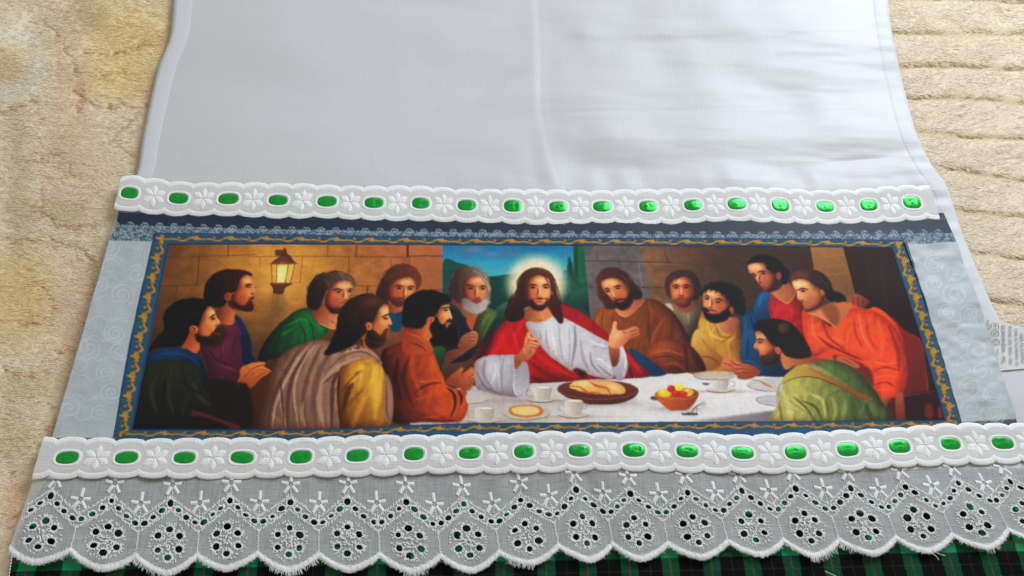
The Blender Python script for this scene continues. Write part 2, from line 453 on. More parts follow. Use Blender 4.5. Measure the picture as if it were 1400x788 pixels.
def F(p, col, soft=0.5, a=1.0, sm=True, clip=None):
    """filled outline; col may be (colour0, point0, colour1, point1) for a gradient of the dye"""
    q = _pts(p)
    if sm: q = spline(q, 7, True)
    r = raster(q, soft * KS)
    if r is None: return None
    x0, y0, m = r
    if isinstance(col[0], (tuple, list)):
        c0, a0, c1, a1 = col; e = _pts([a0, a1]); d = e[1] - e[0]
        yy, xx = np.mgrid[y0:y0 + m.shape[0], x0:x0 + m.shape[1]]
        t = np.clip(((xx - e[0][0]) * d[0] + (yy - e[0][1]) * d[1]) / (d @ d), 0, 1)[..., None]
        col = np.array(c0) * (1 - t) + np.array(c1) * t
    _comp((x0, y0), m, col, a, clip)
    return r
def S(p, w, col, a=0.8, soft=0.5, clip=None, taper=True):
    """brush stroke of width w (photo px)"""
    q = _pts(p)
    if len(q) > 2: q = spline(q, 6)
    w = w * KS / 2; soft = soft * KS
    pad = int(w + 2 * soft + 2)
    x0, y0 = np.floor(q.min(0)).astype(int) - pad; x1, y1 = np.ceil(q.max(0)).astype(int) + pad
    x0 = max(x0, 0); y0 = max(y0, 0); x1 = min(x1, KW); y1 = min(y1, KH)
    if x1 <= x0 or y1 <= y0: return
    yy, xx = np.mgrid[y0:y1, x0:x1] + 0.5
    best = np.full(xx.shape, -1e9); n = len(q) - 1
    for i in range(n):
        d = q[i + 1] - q[i]; l2 = d @ d + 1e-9
        t = np.clip(((xx - q[i][0]) * d[0] + (yy - q[i][1]) * d[1]) / l2, 0, 1)
        dist = np.hypot(xx - q[i][0] - t * d[0], yy - q[i][1] - t * d[1])
        s = (i + t) / n
        ww = w * (0.25 + 0.75 * np.sin(math.pi * np.clip(s, 0.02, 0.98)) ** 0.7) if taper else w
        best = np.maximum(best, ww - dist)
    m = np.clip(best / max(soft, 0.6) + 0.5, 0, 1); m = m * m * (3 - 2 * m)
    _comp((x0, y0), m.astype(np.float32), col, a, clip)
def B(x, y, rx, ry, col, a=0.8, rot=0.0, clip=None, hard=1.0):
    """soft dab, radii in photo px"""
    c = _pts([(x, y)])[0]; R_ = max(rx, ry) * KS * 2.2
    x0, y0 = max(int(c[0] - R_), 0), max(int(c[1] - R_), 0); x1, y1 = min(int(c[0] + R_) + 1, KW), min(int(c[1] + R_) + 1, KH)
    if x1 <= x0 or y1 <= y0: return
    yy, xx = np.mgrid[y0:y1, x0:x1] + 0.5
    co, si = math.cos(math.radians(rot)), math.sin(math.radians(rot))
    u = ((xx - c[0]) * co + (yy - c[1]) * si) / (rx * KS); v = (-(xx - c[0]) * si + (yy - c[1]) * co) / (ry * KS)
    _comp((x0, y0), np.exp(-(u * u + v * v) ** hard).astype(np.float32), col, a, clip)
LX = [1.0]          # side from which the painted light falls on the figures
def volume(clip, r, sh, lo, sat=1.0):
    """painted roundness: the dye deepens towards the outline away from the painted light"""
    if clip is None: return
    x0, y0, m = clip
    pad = int(r * KS * 2); mp = np.pad(m, pad)
    b = np.roll(_blur(mp, r * KS), (-int(sh * 0.4 * KS), int(sh * LX[0] * KS)), (0, 1))[pad:pad + m.shape[0], pad:pad + m.shape[1]]
    f = lo + (1 - lo) * np.clip((b - 0.15) / 0.8, 0, 1)
    k = np.stack([1 - m * (1 - f ** e) for e in (0.72, 1.0, 1.12)], -1)
    CAN[y0:y0 + m.shape[0], x0:x0 + m.shape[1]] *= k
def folds(clip, lst, lo=0.42, nzk=0.38):
    if clip is not None:
        x0, y0, m = clip
        yy_, xx_ = np.mgrid[y0:y0 + m.shape[0], x0:x0 + m.shape[1]] / KS
        wv = 6 * fbm(xx_ / 30, yy_ / 30, 61, 2)
        nz = fbm((xx_ + 0.25 * yy_) / 6 + wv, yy_ / 24 + wv, 63, 3)
        CAN[y0:y0 + m.shape[0], x0:x0 + m.shape[1]] *= (1 + m * (nz - 0.5) * nzk)[..., None]
    for p, w, col, a in lst: S(p, w, col, a, w * 0.6, clip)
    volume(clip, 8, 6, lo)
def strands(p0, p1, n, w, cols, a, clip=None, bend=0.0, jit=2.0):
    """hair: strokes swept between two polylines"""
    A = resample(spline(_raw(p0), 6), np.linspace(0, 1, n)); Bq = resample(spline(_raw(p1), 6), np.linspace(0, 1, n))
    n *= 2
    A = resample(spline(_raw(p0), 6), np.sort(RNG.random(n))); Bq = resample(spline(_raw(p1), 6), np.sort(RNG.random(n)))
    for i in range(n):
        d = Bq[i] - A[i]; l = np.hypot(*d) + 1e-6; nn = np.array([-d[1], d[0]]) / l
        t0, t1 = RNG.uniform(0, .45), RNG.uniform(.55, 1.04)
        ph = RNG.uniform(0, 6.28); am = RNG.uniform(.2, 1.3) * _t[2]
        pts = [A[i] + d * t + nn * (am * math.sin(ph + 5 * t) + .10 * l * math.sin(math.pi * t) * (1 if nn[1] < 0 else -1)) for t in np.linspace(t0, t1, 5)]
        S(pts, w * RNG.uniform(.7, 1.5), cols[i % len(cols)], a * RNG.uniform(0.2, 0.9), 0.8, clip)
def _raw(p):
    return [tuple(map(float, w.split(','))) for w in p.split()] if isinstance(p, str) else p
def wisps(p, n, col, a=.55, out=1.6):
    """loose hair along an outline"""
    q = resample(spline(_raw(p), 6), np.linspace(0, 1, 200))
    for i in range(n):
        k = RNG.integers(4, 180); d = q[k + 14] - q[k]; l = np.hypot(*d) + 1e-6; nn = np.array([d[1], -d[0]]) / l
        o = RNG.uniform(-.8, out) * _t[2]; pts = [q[k] + nn * o * .2, (q[k] + q[k + 14]) / 2 + nn * o * 1.2 + RNG.normal(0, .4, 2) * _t[2], q[k + 14] + nn * o * RNG.uniform(.2, 1)]
        S(pts, RNG.uniform(.7, 1.6), col, a * RNG.uniform(.4, 1), .7)
def face(clip, brow=None, eye=None, nose=None, nsh=None, mouth=None, dk=(62, 26, 18), hl=(236, 178, 128)):
    volume(clip, 4.5, 3.4, 0.26)
    if clip is not None:
        x0, y0, m_ = clip; hh, ww_ = m_.shape
        def back(cx, cy): return (((x0 + cx) / KS + KX0 - _t[0]) * _t[2], ((y0 + cy) / KS + KY0 - _t[1]) * _t[2])
        for fx, fy, rx, ry, c, a in ((.5 + .14 * LX[0], .20, .20, .09, (250, 198, 146), .5), (.5 + .20 * LX[0], .50, .12, .10, (236, 160, 112), .42), (.5 - .10 * LX[0], .58, .14, .10, (186, 84, 54), .4)):
            B(*back(ww_ * fx, hh * fy), rx * ww_ / KS, ry * hh / KS, c, a, 0, clip)
    for q in brow or []: S(q, 2.2, dk, 0.9, 0.9, clip)
    for (x, y) in eye or []:
        B(x, y - 1.0 * _t[2], 4.6, 3.0, (92, 36, 22), 0.5, 0, clip); B(x, y, 2.7, 1.4, (44, 18, 14), 0.95, 0, clip, 1.6); B(x, y + 1.9 * _t[2], 2.4, 0.8, hl, 0.3, 0, clip)
    for q in nsh or []: S(q, 2.2, (104, 40, 24), 0.8, 1.0, clip)
    if nose: S(nose, 1.7, hl, 0.85, 0.9, clip)
    if mouth: S(mouth, 1.7, (134, 44, 36), 0.85, 0.6, clip)

# ---- ground of the picture: stone walls, window, hills
yy, xx = np.mgrid[0:KH, 0:KW]; PXX = KX0 + xx / KS; PYY = KY0 + yy / KS
def paint(mask, col): CAN[mask] = (col / 255.0)[mask] if col.ndim == 3 else col / 255.0
gl = np.exp(-(((PXX - 388) / 105) ** 2 + ((PYY - 372) / 95) ** 2))[..., None]
g2 = np.clip((PXX - 430) / 100, 0, 1)[..., None]
low = np.clip((PYY - 400) / 110, 0, 1)[..., None]
wall = np.array([98, 60, 28.]) * (1 - g2) + np.array([158, 92, 54.]) * g2
wall = wall * (1 - gl) + np.array([208, 142, 62.]) * gl
wall = wall * (1 - 0.5 * low)
wall = wall * (0.86 + 0.28 * fbm(PXX / 14, PYY / 9, 5, 3))[..., None]
r = np.clip((PXX - 860) / 130, 0, 1)[..., None]
wr_ = np.array([140, 96, 64.]) * (1 - r) + np.array([66, 44, 32.]) * r
grey = np.clip((880 - PXX + 0.2 * (PYY - 340)) / 6, 0, 1)[..., None]
wr_ = wr_ * (1 - grey) + np.array([100, 90, 90.]) * grey
wr_ = wr_ * (0.84 + 0.32 * fbm(PXX / 12, PYY / 8, 9, 3))[..., None]
CAN[:] = np.where((PXX < 700)[..., None], wall, wr_) / 255.0
MOR = (70, 38, 18)
T(150, 310, 5.252)
for p, w in (("850,125 852,210", 2.6), ("640,213 860,208 1060,200", 1.3), ("380,222 640,216", 1.0), ("640,216 634,320 622,420", 2.2), ("360,428 480,424 620,424", 1.3), ("482,430 470,520", 1.6)):
    S(p, w, MOR, 0.42, 1.0, None, False)
S("628,222 615,415", 1.2, (176, 120, 62), 0.4); S("838,135 838,205", 1.0, (170, 112, 52), 0.4)
T(340, 340, 5.836)
for p, w in (("0,66 430,62 860,64 1284,70", 1.4), ("632,-20 628,62", 1.6), ("862,-20 856,60", 3.0), ("430,66 410,270", 1.2), ("802,68 800,200", 1.8), ("850,298 1080,300", 1.4), ("955,300 940,370", 2.0), ("300,275 420,272", 1.0), ("90,70 90,160", 1.0)):
    S(p, w, MOR, 0.4, 1.0, None, False)
S("20,76 420,72", 1.2, (224, 164, 84), 0.3); S("440,76 790,76", 1.2, (190, 124, 74), 0.3)
T(480, 340, 5.836)
m = F("470,-40 728,-40 728,760 470,760", ((172, 104, 62), (470, 0), (150, 88, 52), (700, 400)), 0.5, 0.75, False)
S("470,62 600,58 728,62", 1.4, MOR, 0.7, 0.6, None, False); S("450,-40 452,60", 3.4, (60, 32, 18), 0.7, 0.8, None, False)
S("470,62 462,140", 1.6, MOR, 0.4); S("560,330 728,330", 1.4, MOR, 0.6, 0.6, None, False); S("320,70 318,150", 1.6, MOR, 0.4); S("130,300 125,360", 2, MOR, 0.4)
# window view
T(630, 330, 5.836)
m = F("-145,0 980,0 1045,780 -145,900", ((6, 104, 186), (0, 0), (70, 160, 214), (0, 270)), 0.4, 1, False)
for x, y, rx, ry, c, a in ((60, 75, 17, 5, (96, 108, 160), .8), (120, 60, 9, 5, (120, 120, 170), .7), (250, 105, 12, 3.5, (110, 124, 176), .7), (410, 85, 15, 4, (92, 104, 160), .75), (330, 120, 20, 3, (70, 110, 176), .6), (600, 60, 20, 4, (20, 96, 180), .6), (0, 130, 20, 5, (60, 120, 190), .5), (200, 180, 30, 4, (60, 150, 214), .6), (700, 160, 25, 8, (60, 156, 220), .5)):
    B(x, y, rx, ry, c, a, 0, m)
F("-150,190 -20,175 60,200 130,245 200,280 300,275 400,262 520,270 700,300 830,290 1000,300 1060,800 -150,800", ((6, 70, 72), (0, 200), (8, 52, 46), (0, 560)), 0.7, 1, True, m)
F("-150,180 -40,172 60,195 110,260 -150,420", (10, 84, 88), 1, .6, True, m)
F("810,315 900,300 1030,305 1040,420 830,420", (16, 82, 70), 1.0, .9, True, m); F("860,470 930,395 1040,385 1060,640 870,620", ((22, 98, 78), (900, 390), (6, 44, 44), (950, 560)), 0.8, 1, True, m)
F("880,540 950,520 1050,600 1060,700 940,660", (10, 66, 60), 1, .9, True, m); F("260,560 330,500 420,485 420,600 270,600", ((76, 104, 106), (330, 490), (30, 66, 60), (330, 580)), 1, .9, True, m)
F("900,0 925,-20 945,40 942,300 905,300", (8, 74, 58), 0.6, 1, True, m); F("935,10 960,-10 990,20 1012,300 940,305", (14, 96, 66), 0.6, 1, True, m); F("850,200 866,120 890,190 902,300 852,300", (8, 66, 60), 0.6, 1, True, m)
F("805,290 815,240 850,230 850,300", (10, 80, 110), 0.8, .8, True, m)
for x in (915, 930, 955, 975, 995, 865, 885): S([(x, 60 if x > 900 else 180), (x + 4, 180), (x + 2, 295)], 1.2, (4, 46, 40), 0.5, 0.6, m)
B(605, 340, 40, 37, (222, 202, 164), 1.0, 0, None, 3.2); B(605, 330, 36, 33, (244, 222, 182), .6, 0, None, 2)
# right wall blocks
T(790, 340, 5.836)
for p, w in (("60,100 250,100 480,108", 1.4), ("480,108 700,110 920,130 1284,150", 1.3), ("90,310 300,318 520,312", 1.2), ("520,312 720,315", 1.4), ("690,20 720,105", 1.8), ("985,160 1000,260", 2), ("150,20 155,95", 1.2), ("330,100 340,180", 1), ("1180,40 1210,140", 2)):
    S(p, w, (58, 42, 36), 0.6, 0.7, None, False)
S("490,125 500,240 520,300", 1.4, (188, 132, 92), 0.4); S("490,122 880,128", 1.2, (180, 126, 84), 0.3)
T(960, 335, 5.627)
F("150,20 850,20 850,420 120,420", ((70, 48, 36), (200, 0), (58, 38, 28), (800, 300)), 2.0, .85, False)
S("200,60 330,110 560,100", 3, (92, 62, 44), 0.35, 2)
F("830,10 1085,10 1185,400 1100,460 900,420", ((150, 104, 60), (900, 0), (116, 78, 48), (1100, 400)), 0.6, 1, False)
for p in ("860,90 1100,80", "890,240 1140,215", "900,170 1120,150"): S(p, 1.6, (170, 122, 72), 0.3, 1)
F("1085,10 1500,10 1900,700 1900,1400 1300,1400 1185,400", ((44, 20, 16), (1100, 0), (34, 12, 12), (1600, 800)), 0.6, 1, False)
for p in ("1250,60 1330,420", "1360,40 1420,500"): S(p, 6, (60, 30, 22), 0.35, 3)

# ---- lamp on the wall
T(340, 340, 5.836)
F("190,350 275,350 280,520 160,560", (96, 70, 44), 4, .55)
F("210,10 275,10 275,60 212,60", (84, 44, 22), 0.6, 1, False)
F("278,0 288,-10 300,10 306,40 340,64 360,100 392,124 165,128 215,85 250,60 270,40", (74, 36, 20), 0.5, 1, False)
S("185,120 280,112 385,120", 1.2, (126, 72, 34), 0.6)
m = F("178,130 372,128 336,280 182,282", ((206, 142, 62), (180, 200), (232, 178, 84), (360, 200)), 0.5, 1, False)
F("222,140 310,140 295,272 222,272", (250, 222, 128), 1.2, .95, False); B(262, 205, 5, 10, (255, 246, 176), .9)
for p in ("180,130 186,280", "226,130 218,278", "316,130 292,278", "370,128 330,280"): S(p, 1.1, (82, 40, 18), 0.95, 0.4, None, False)
F("175,278 345,276 320,300 290,320 270,362 200,360 190,310", (64, 32, 20), 0.5); S("180,284 335,282", 1.4, (112, 62, 32), .7)
B(262, 205, 26, 30, (255, 190, 90), .22)

# ---- the seated company, far figures first
SK = (198, 118, 72); SKD = (128, 58, 36); SKL = (232, 166, 112)
# elder with white beard
T(480, 340, 5.836)
m = F("690,520 800,478 900,560 960,640 1000,800 900,900 600,900 640,700", (24, 26, 38), 0.6)
folds(m, [("830,560 860,640 850,740", 2, (44, 48, 64), .6), ("900,580 935,650", 2.5, (40, 44, 70), .7)])
F("920,560 1010,520 1000,650 955,650", (176, 78, 44), 0.5)
m = F("1020,520 1080,470 1165,520 1115,610 1060,720 1040,790 960,800 975,640", ((104, 130, 66), (1120, 500), (48, 66, 36), (1000, 760)), 0.5)
folds(m, [("1060,540 1020,620 1000,720", 2, (60, 84, 40), .7), ("1110,540 1060,640 1030,740", 2, (52, 74, 36), .7), ("1080,520 1040,600", 1.5, (140, 160, 90), .5)])
F("790,430 860,480 900,540 960,560 1010,530 1000,480 850,400", ((110, 52, 38), (800, 450), (168, 92, 62), (1000, 530)), 0.6)
h = F("830,165 900,142 990,150 1075,205 1108,290 1105,370 1110,410 1090,450 880,440 800,380 770,330 795,250", ((58, 36, 28), (830, 300), (146, 128, 110), (1110, 270)), 0.9)
m = F("895,270 930,230 1000,215 1060,235 1085,290 1080,370 1060,430 930,430 890,350", ((146, 74, 48), (895, 330), (206, 132, 86), (1050, 320)), 0.7)
B(1000, 260, 9, 4, (226, 158, 108), .7, 0, m)
face(m, ["905,302 945,292 985,304", "1025,306 1050,298 1078,306"], [(955, 318), (1050, 322)], "1006,310 1012,380", ["982,392 1005,398 1030,390", "990,320 985,380"], "950,420 1000,412 1045,420", (70, 34, 26))
F("875,420 900,395 945,405 1000,440 1050,410 1085,400 1092,440 1070,490 1020,520 960,515 900,480", ((120, 104, 98), (880, 440), (176, 164, 156), (1040, 470)), 0.9, .95)
S("945,412 1000,402 1050,412", 1.6, (130, 60, 46), .7); S("960,424 1000,428 1040,424", 1.4, (112, 36, 32), .9)
for x in range(890, 1090, 14): S([(x, 440 + RNG.uniform(-10, 20)), (x + 4, 470), (x + RNG.uniform(-6, 10), 505)], .7, (206, 198, 190), .35, .4)
strands("930,150 1000,150 1080,215", "1080,330 1105,360 1108,420", 12, .9, [(206, 192, 174), (84, 64, 54), (150, 130, 112)], .8)
strands("850,170 890,150 930,150", "790,320 830,380 890,400", 10, .9, [(50, 32, 26), (120, 98, 82)], .7)
B(815, 320, 8, 20, (56, 34, 28), .75, 12, h); B(850, 400, 6, 10, (60, 38, 32), .6, 20, h)
wisps("800,380 775,320 800,230 850,160 920,142 1000,152 1080,210 1110,300 1112,420", 26, (130, 110, 94)); wisps("780,420 770,330 800,230 850,165", 14, (80, 58, 48))
# man behind, reddish hair, blue shirt
m = F("300,520 360,500 420,480 400,640 330,660 290,600", (6, 62, 104), 0.6); S("340,520 350,600", 2, (14, 90, 140), .6)
F("300,440 420,440 420,490 345,518 290,490", ((124, 58, 34), (300, 460), (180, 96, 56), (400, 470)), .6)
h = F("300,165 350,135 430,125 500,150 550,210 562,270 540,320 500,340 300,420 240,440 200,360 225,290 255,230", ((52, 24, 16), (220, 300), (110, 56, 28), (520, 200)), .9)
m = F("300,300 340,265 400,240 470,230 505,265 515,320 490,380 440,440 370,460 320,430 290,370", ((150, 68, 38), (300, 340), (214, 126, 76), (470, 290)), .7)
B(420, 268, 9, 4, (226, 144, 92), .6, 0, m)
face(m, ["345,305 380,292 420,304", "450,312 480,300 505,308"], [(385, 318), (472, 324)], "440,312 438,372", ["412,378 435,386", "425,320 412,372"], "370,405 405,402 440,408")
F("330,400 370,390 420,392 440,420 420,455 370,468 325,440", (74, 32, 20), .9, .75); S("375,408 430,408", 1.5, (150, 60, 44), .8)
strands("330,150 420,128 520,165", "270,330 400,235 540,290", 18, 1.0, [(140, 74, 38), (40, 18, 12)], .5)
wisps("210,420 205,350 240,250 300,165 400,126 500,150 555,220 560,300", 40, (76, 36, 22))
# grey-haired man in green
T(340, 340, 5.836)
m = F("100,800 200,650 330,530 420,480 500,480 560,560 640,640 560,720 420,800 100,900", ((10, 40, 26), (120, 760), (24, 104, 48), (470, 600)), .6)
folds(m, [("400,600 450,680 440,780", 3, (10, 54, 28), .8), ("300,620 420,560 500,600", 3, (44, 138, 66), .55), ("470,560 510,640 520,740", 2.5, (10, 56, 28), .8), ("520,590 580,640 600,690", 2.5, (44, 130, 64), .6), ("250,700 350,640", 4, (36, 120, 58), .5), ("210,760 260,680", 3, (8, 40, 22), .7)])
m = F("500,500 560,420 700,500 725,560 700,640 640,635 550,590", ((120, 52, 30), (520, 500), (206, 130, 86), (680, 600)), .7)
S("555,590 640,632 705,640", 1.6, (226, 160, 110), .6); S("650,570 690,600", 2, (130, 60, 36), .6)
h = F("520,240 590,200 690,185 780,200 840,240 856,285 830,310 640,330 600,400 560,480 510,490 465,450 470,330", ((26, 18, 14), (480, 350), (104, 78, 56), (800, 240)), .9)
m = F("640,330 680,280 760,255 820,275 830,330 812,370 790,400 770,470 730,515 660,510 610,440 615,380", ((150, 64, 38), (620, 400), (224, 146, 92), (790, 290)), .7)
F("610,440 660,470 735,470 740,500 700,522 650,510", (58, 34, 22), 1.2, .75)
face(m, ["665,335 710,322 755,338", "792,332 815,322 830,326"], [(715, 348), (806, 342)], "775,340 782,395", ["755,412 785,414", "760,350 748,400"], "725,440 750,430 775,436")
B(690, 370, 5, 4, (222, 130, 84), .5, 0, m)
strands("560,220 680,188 800,215", "640,330 720,280 845,285", 16, .9, [(146, 120, 92), (30, 20, 14)], .5)
strands("500,280 540,240 600,215", "480,460 540,470 610,380", 12, 1, [(52, 34, 22), (12, 8, 6)], .5)
wisps("480,470 468,340 520,240 600,198 700,186 800,208 856,280", 40, (40, 28, 20)); wisps("700,190 800,210 855,270 840,310", 16, (130, 106, 80))
# profile man in plum, standing at left
T(270, 350, 7.88)
m = F("180,780 240,730 330,745 400,640 470,680 520,790 560,960 560,1100 100,1100 120,900", ((98, 34, 58), (300, 760), (70, 18, 40), (300, 1000)), .6)
F("385,640 430,650 500,730 560,860 590,1000 560,1080 520,1000 480,860 420,720", (10, 42, 92), .6)
F("190,600 300,520 400,600 400,660 380,720 330,745 240,735 170,760", ((96, 40, 22), (200, 650), (190, 104, 60), (360, 690)), .7); S("330,742 380,728 398,690", 1.6, (214, 136, 96), .6)
h = F("80,330 110,270 190,185 320,145 470,150 560,175 590,215 500,230 470,300 420,380 340,420 300,520 200,560 90,500 66,440", ((14, 8, 8), (100, 400), (58, 22, 18), (480, 190)), .8)
m = F("470,225 530,205 582,230 590,300 612,360 628,405 600,430 606,460 590,480 605,530 590,590 520,590 400,540 360,440 420,370", ((150, 66, 36), (390, 440), (226, 138, 76), (570, 300)), .5)
F("330,470 400,500 480,540 540,500 560,455 605,440 606,462 585,480 604,530 600,575 570,600 500,598 420,580 345,550", (66, 22, 14), .9, .92)
S("560,475 590,478", 1.2, (176, 80, 52), .8)
face(m, ["510,325 550,308 588,312"], [(545, 335)], "592,320 618,390", ["575,405 600,412"])
F("285,430 300,400 350,400 360,450 330,480 295,470", ((120, 48, 36), (290, 430), (170, 78, 54), (350, 440)), .6); S("310,420 335,430 330,460", 1.2, (80, 24, 18), .7)
strands("190,190 330,148 560,180", "300,420 410,370 480,230", 14, .8, [(84, 36, 26), (8, 4, 4)], .5)
T(150, 460, 5.252)
m = F("640,50 720,0 940,0 960,190 940,300 850,360 700,330 700,220", ((100, 34, 60), (800, 20), (74, 20, 42), (850, 300)), .6)
folds(m, [("700,80 780,180 900,210", 3, (56, 12, 32), .8), ("780,200 860,230 930,260", 3, (130, 54, 82), .5), ("820,0 810,120", 3, (124, 48, 76), .45), ("900,10 880,150", 3, (64, 14, 38), .7), ("830,250 840,350", 2, (50, 10, 28), .7)])
F("940,0 1000,0 1010,120 1050,180 960,195 950,100", (8, 24, 60), .7)
m = F("940,230 1000,200 1060,185 1120,190 1110,215 1160,250 1140,275 1090,300 1010,375 900,360 930,300", ((206, 112, 52), (1000, 200), (150, 70, 30), (980, 350)), .6)
for p in ("1000,240 1060,215 1115,205", "1010,280 1080,235 1150,255", "1040,310 1090,270 1120,262", "960,300 1010,250"): S(p, 1.2, (112, 44, 20), .75, .6, m)
for p in ("1010,228 1065,200 1110,196", "1030,262 1085,228 1140,245"): S(p, 1.3, (236, 150, 84), .6, .6, m)
# dark sleeve / knees under the hands
F("850,380 1010,372 1100,300 1170,260 1150,400 1100,660 600,660 700,400", ((26, 12, 8), (800, 450), (78, 32, 16), (1080, 350)), 1.2)
m = F("700,330 900,330 1000,372 1000,660 650,660", (22, 10, 10), 1.5, .9)
# front left man: black hair, blue collar, dark green robe
T(150, 460, 5.252)
m = F("230,190 400,150 560,170 640,260 690,380 740,480 745,540 800,580 900,640 900,670 160,670 190,400", ((36, 40, 24), (450, 200), (10, 12, 10), (400, 640)), .8)
folds(m, [("340,280 300,400 340,560", 6, (58, 62, 42), .5), ("450,220 420,400 460,560", 6, (52, 56, 36), .5), ("600,330 640,430 720,500", 7, (64, 70, 50), .5), ("520,240 560,360 660,420", 5, (14, 16, 12), .8), ("400,300 380,500", 6, (8, 10, 8), .8), ("560,420 520,560", 6, (40, 46, 32), .5)])
m = F("250,140 360,90 480,75 560,85 640,130 680,220 695,330 670,370 640,250 560,190 420,165 260,195", ((10, 70, 140), (350, 120), (8, 44, 92), (660, 280)), .6)
folds(m, [("300,150 450,120 590,160 650,250", 2.5, (20, 96, 172), .5), ("620,140 660,200 690,300", 2.5, (4, 26, 62), .8)])
F("590,530 640,540 900,630 935,640 930,670 880,670 620,600", (84, 28, 20), .8); F("620,570 870,660 600,670", (20, 8, 8), 1)
T(210, 400, 7.88)
F("300,590 380,440 470,480 500,560 480,640 440,655 360,610", ((150, 66, 34), (350, 520), (196, 100, 52), (460, 600)), .6)
h = F("105,260 150,170 250,95 400,62 540,75 620,120 600,160 540,220 510,300 480,370 400,380 370,470 300,570 150,590 30,600 -60,640 20,500 110,400", (10, 8, 9), .7)
m = F("545,220 590,150 640,180 665,225 690,280 728,330 700,350 660,400 690,440 700,500 600,540 480,480 480,380 520,290", ((196, 106, 54), (500, 400), (230, 150, 88), (610, 220)), .5)
F("450,450 520,470 590,470 640,420 690,380 740,360 780,420 770,500 740,560 640,590 520,560 460,520", ((30, 14, 10), (500, 500), (60, 28, 18), (720, 440)), .9, .96)
S("650,450 690,445 715,460", 1.6, (150, 70, 44), .8)
face(m, ["600,275 640,250 665,232"], [(640, 285)], "672,270 715,330", ["660,360 690,355"])
F("380,380 410,355 465,365 480,410 440,445 395,435", ((150, 66, 40), (390, 400), (196, 100, 64), (460, 400)), .5); S("410,375 445,395 430,430", 1.3, (70, 22, 14), .8)
B(430, 225, 10, 1.2, (34, 30, 32), .7, -8)

# ---- table
T(0, 0, 1)
m = F([(560, 545), (640, 528), (720, 524), (800, 519), (890, 513), (960, 508), (1000, 506), (1100, 510), (1100, 590), (560, 590)], ((176, 164, 158), (600, 560), (210, 205, 206), (880, 540)), .6, 1, False)
F([(940, 578), (960, 574), (1070, 560), (1100, 590), (940, 590)], ((150, 140, 142), (950, 575), (96, 88, 96), (1070, 575)), 1.5, .9, False)
for i in range(7): S([(975 + i * 13, 575), (977 + i * 13, 590)], 3, (110, 102, 108), .4, 1.5)
B(690, 545, 40, 12, (150, 138, 130), .4)
# ---- orange-robed man with black beard
T(480, 465, 5.627)
m = F("230,130 330,40 420,10 520,-20 590,-10 620,30 660,150 700,260 740,350 820,380 880,390 900,450 895,540 850,620 760,635 560,632 420,640 330,630 300,500", ((60, 14, 10), (280, 400), (186, 74, 24), (640, 300)), .7)
folds(m, [("360,150 340,300 380,460", 8, (48, 12, 8), .8), ("440,140 400,300 470,500", 7, (66, 20, 10), .7), ("480,90 470,240 540,420", 7, (196, 84, 28), .5), ("520,320 620,320 700,310", 5, (208, 92, 30), .6), ("490,400 600,340 690,330", 4, (92, 30, 12), .75), ("500,460 560,440 680,380", 5, (190, 76, 24), .6), ("620,130 660,240 720,330", 4, (208, 96, 34), .55), ("740,370 790,420 800,500 770,590", 4, (60, 16, 10), .85), ("780,370 850,430 860,520 830,600", 4, (198, 80, 34), .65), ("820,390 850,440 845,500", 4, (46, 12, 10), .8), ("560,480 640,560 760,620", 6, (150, 50, 18), .6), ("480,540 620,620 800,620", 5, (110, 32, 12), .7), ("540,600 640,590 760,560", 3, (210, 96, 40), .45), ("870,420 885,500 850,590", 3, (170, 64, 28), .6)])
F("300,60 420,30 600,40 640,110 500,60 380,70 280,120", (124, 42, 18), 1.2, .55)
m = F("730,330 760,280 820,230 850,210 866,225 850,262 900,230 930,210 950,235 965,260 950,300 940,340 920,380 880,392 830,370 780,355", ((196, 104, 58), (900, 240), (140, 62, 36), (800, 340)), .6)
for p in ("900,300 940,262", "905,330 945,290", "900,360 935,325", "850,262 870,290", "790,300 830,320"): S(p, 1.2, (116, 46, 28), .75, .5, m)
for p in ("915,240 940,250", "920,285 950,275", "840,225 845,250"): S(p, 1.3, (226, 144, 96), .6, .5, m)
# dark cloth behind beard (elder's sleeve)
F("600,-30 760,-60 830,0 800,50 720,60 640,50", (14, 14, 18), 1)
F("630,60 720,55 720,130 700,200 690,240 660,150", ((34, 84, 44), (640, 80), (18, 46, 26), (690, 200)), .7)
F("730,100 800,70 860,60 880,0 960,-20 960,20 900,80 800,150 720,190", ((104, 52, 34), (760, 120), (150, 84, 56), (900, 20)), .8)
T(480, 340, 5.836)
m = F("872,720 900,690 950,665 985,655 1012,680 1008,740 985,780 930,800 880,800 850,780", ((184, 108, 72), (960, 670), (128, 64, 44), (890, 780)), .6)
for p in ("925,690 960,680 1000,690", "925,715 960,705 1005,715", "930,745 965,735 1000,745"): S(p, 1.2, (100, 44, 30), .75, .5, m)
T(560, 380, 7.88)
m = F("-60,560 40,530 120,540 180,480 240,500 250,620 210,680 240,790 100,790 -60,790", ((120, 44, 20), (0, 560), (200, 104, 56), (180, 600)), .7)
F("-60,580 40,590 130,640 200,700 240,800 -60,800", ((150, 56, 22), (0, 620), (180, 78, 32), (180, 760)), .8); S("-20,600 100,640 200,730", 2.4, (206, 104, 48), .6); S("0,690 120,740 180,790", 2.4, (104, 32, 14), .7)
h = F("-40,230 40,170 130,135 250,132 350,165 440,215 440,260 360,290 320,370 260,420 190,440 170,500 120,545 0,540 -70,520 -80,380", (13, 10, 9), .7)
m = F("345,300 400,290 428,285 425,330 445,380 460,440 430,455 440,490 410,520 400,560 300,530 270,430 310,360", ((206, 128, 74), (310, 400), (240, 180, 118), (410, 310)), .5)
F("260,430 300,430 330,490 370,500 400,460 440,450 438,475 400,490 385,530 420,540 500,500 505,680 460,740 340,720 260,640 215,560 225,500", (12, 8, 8), .8, .97)
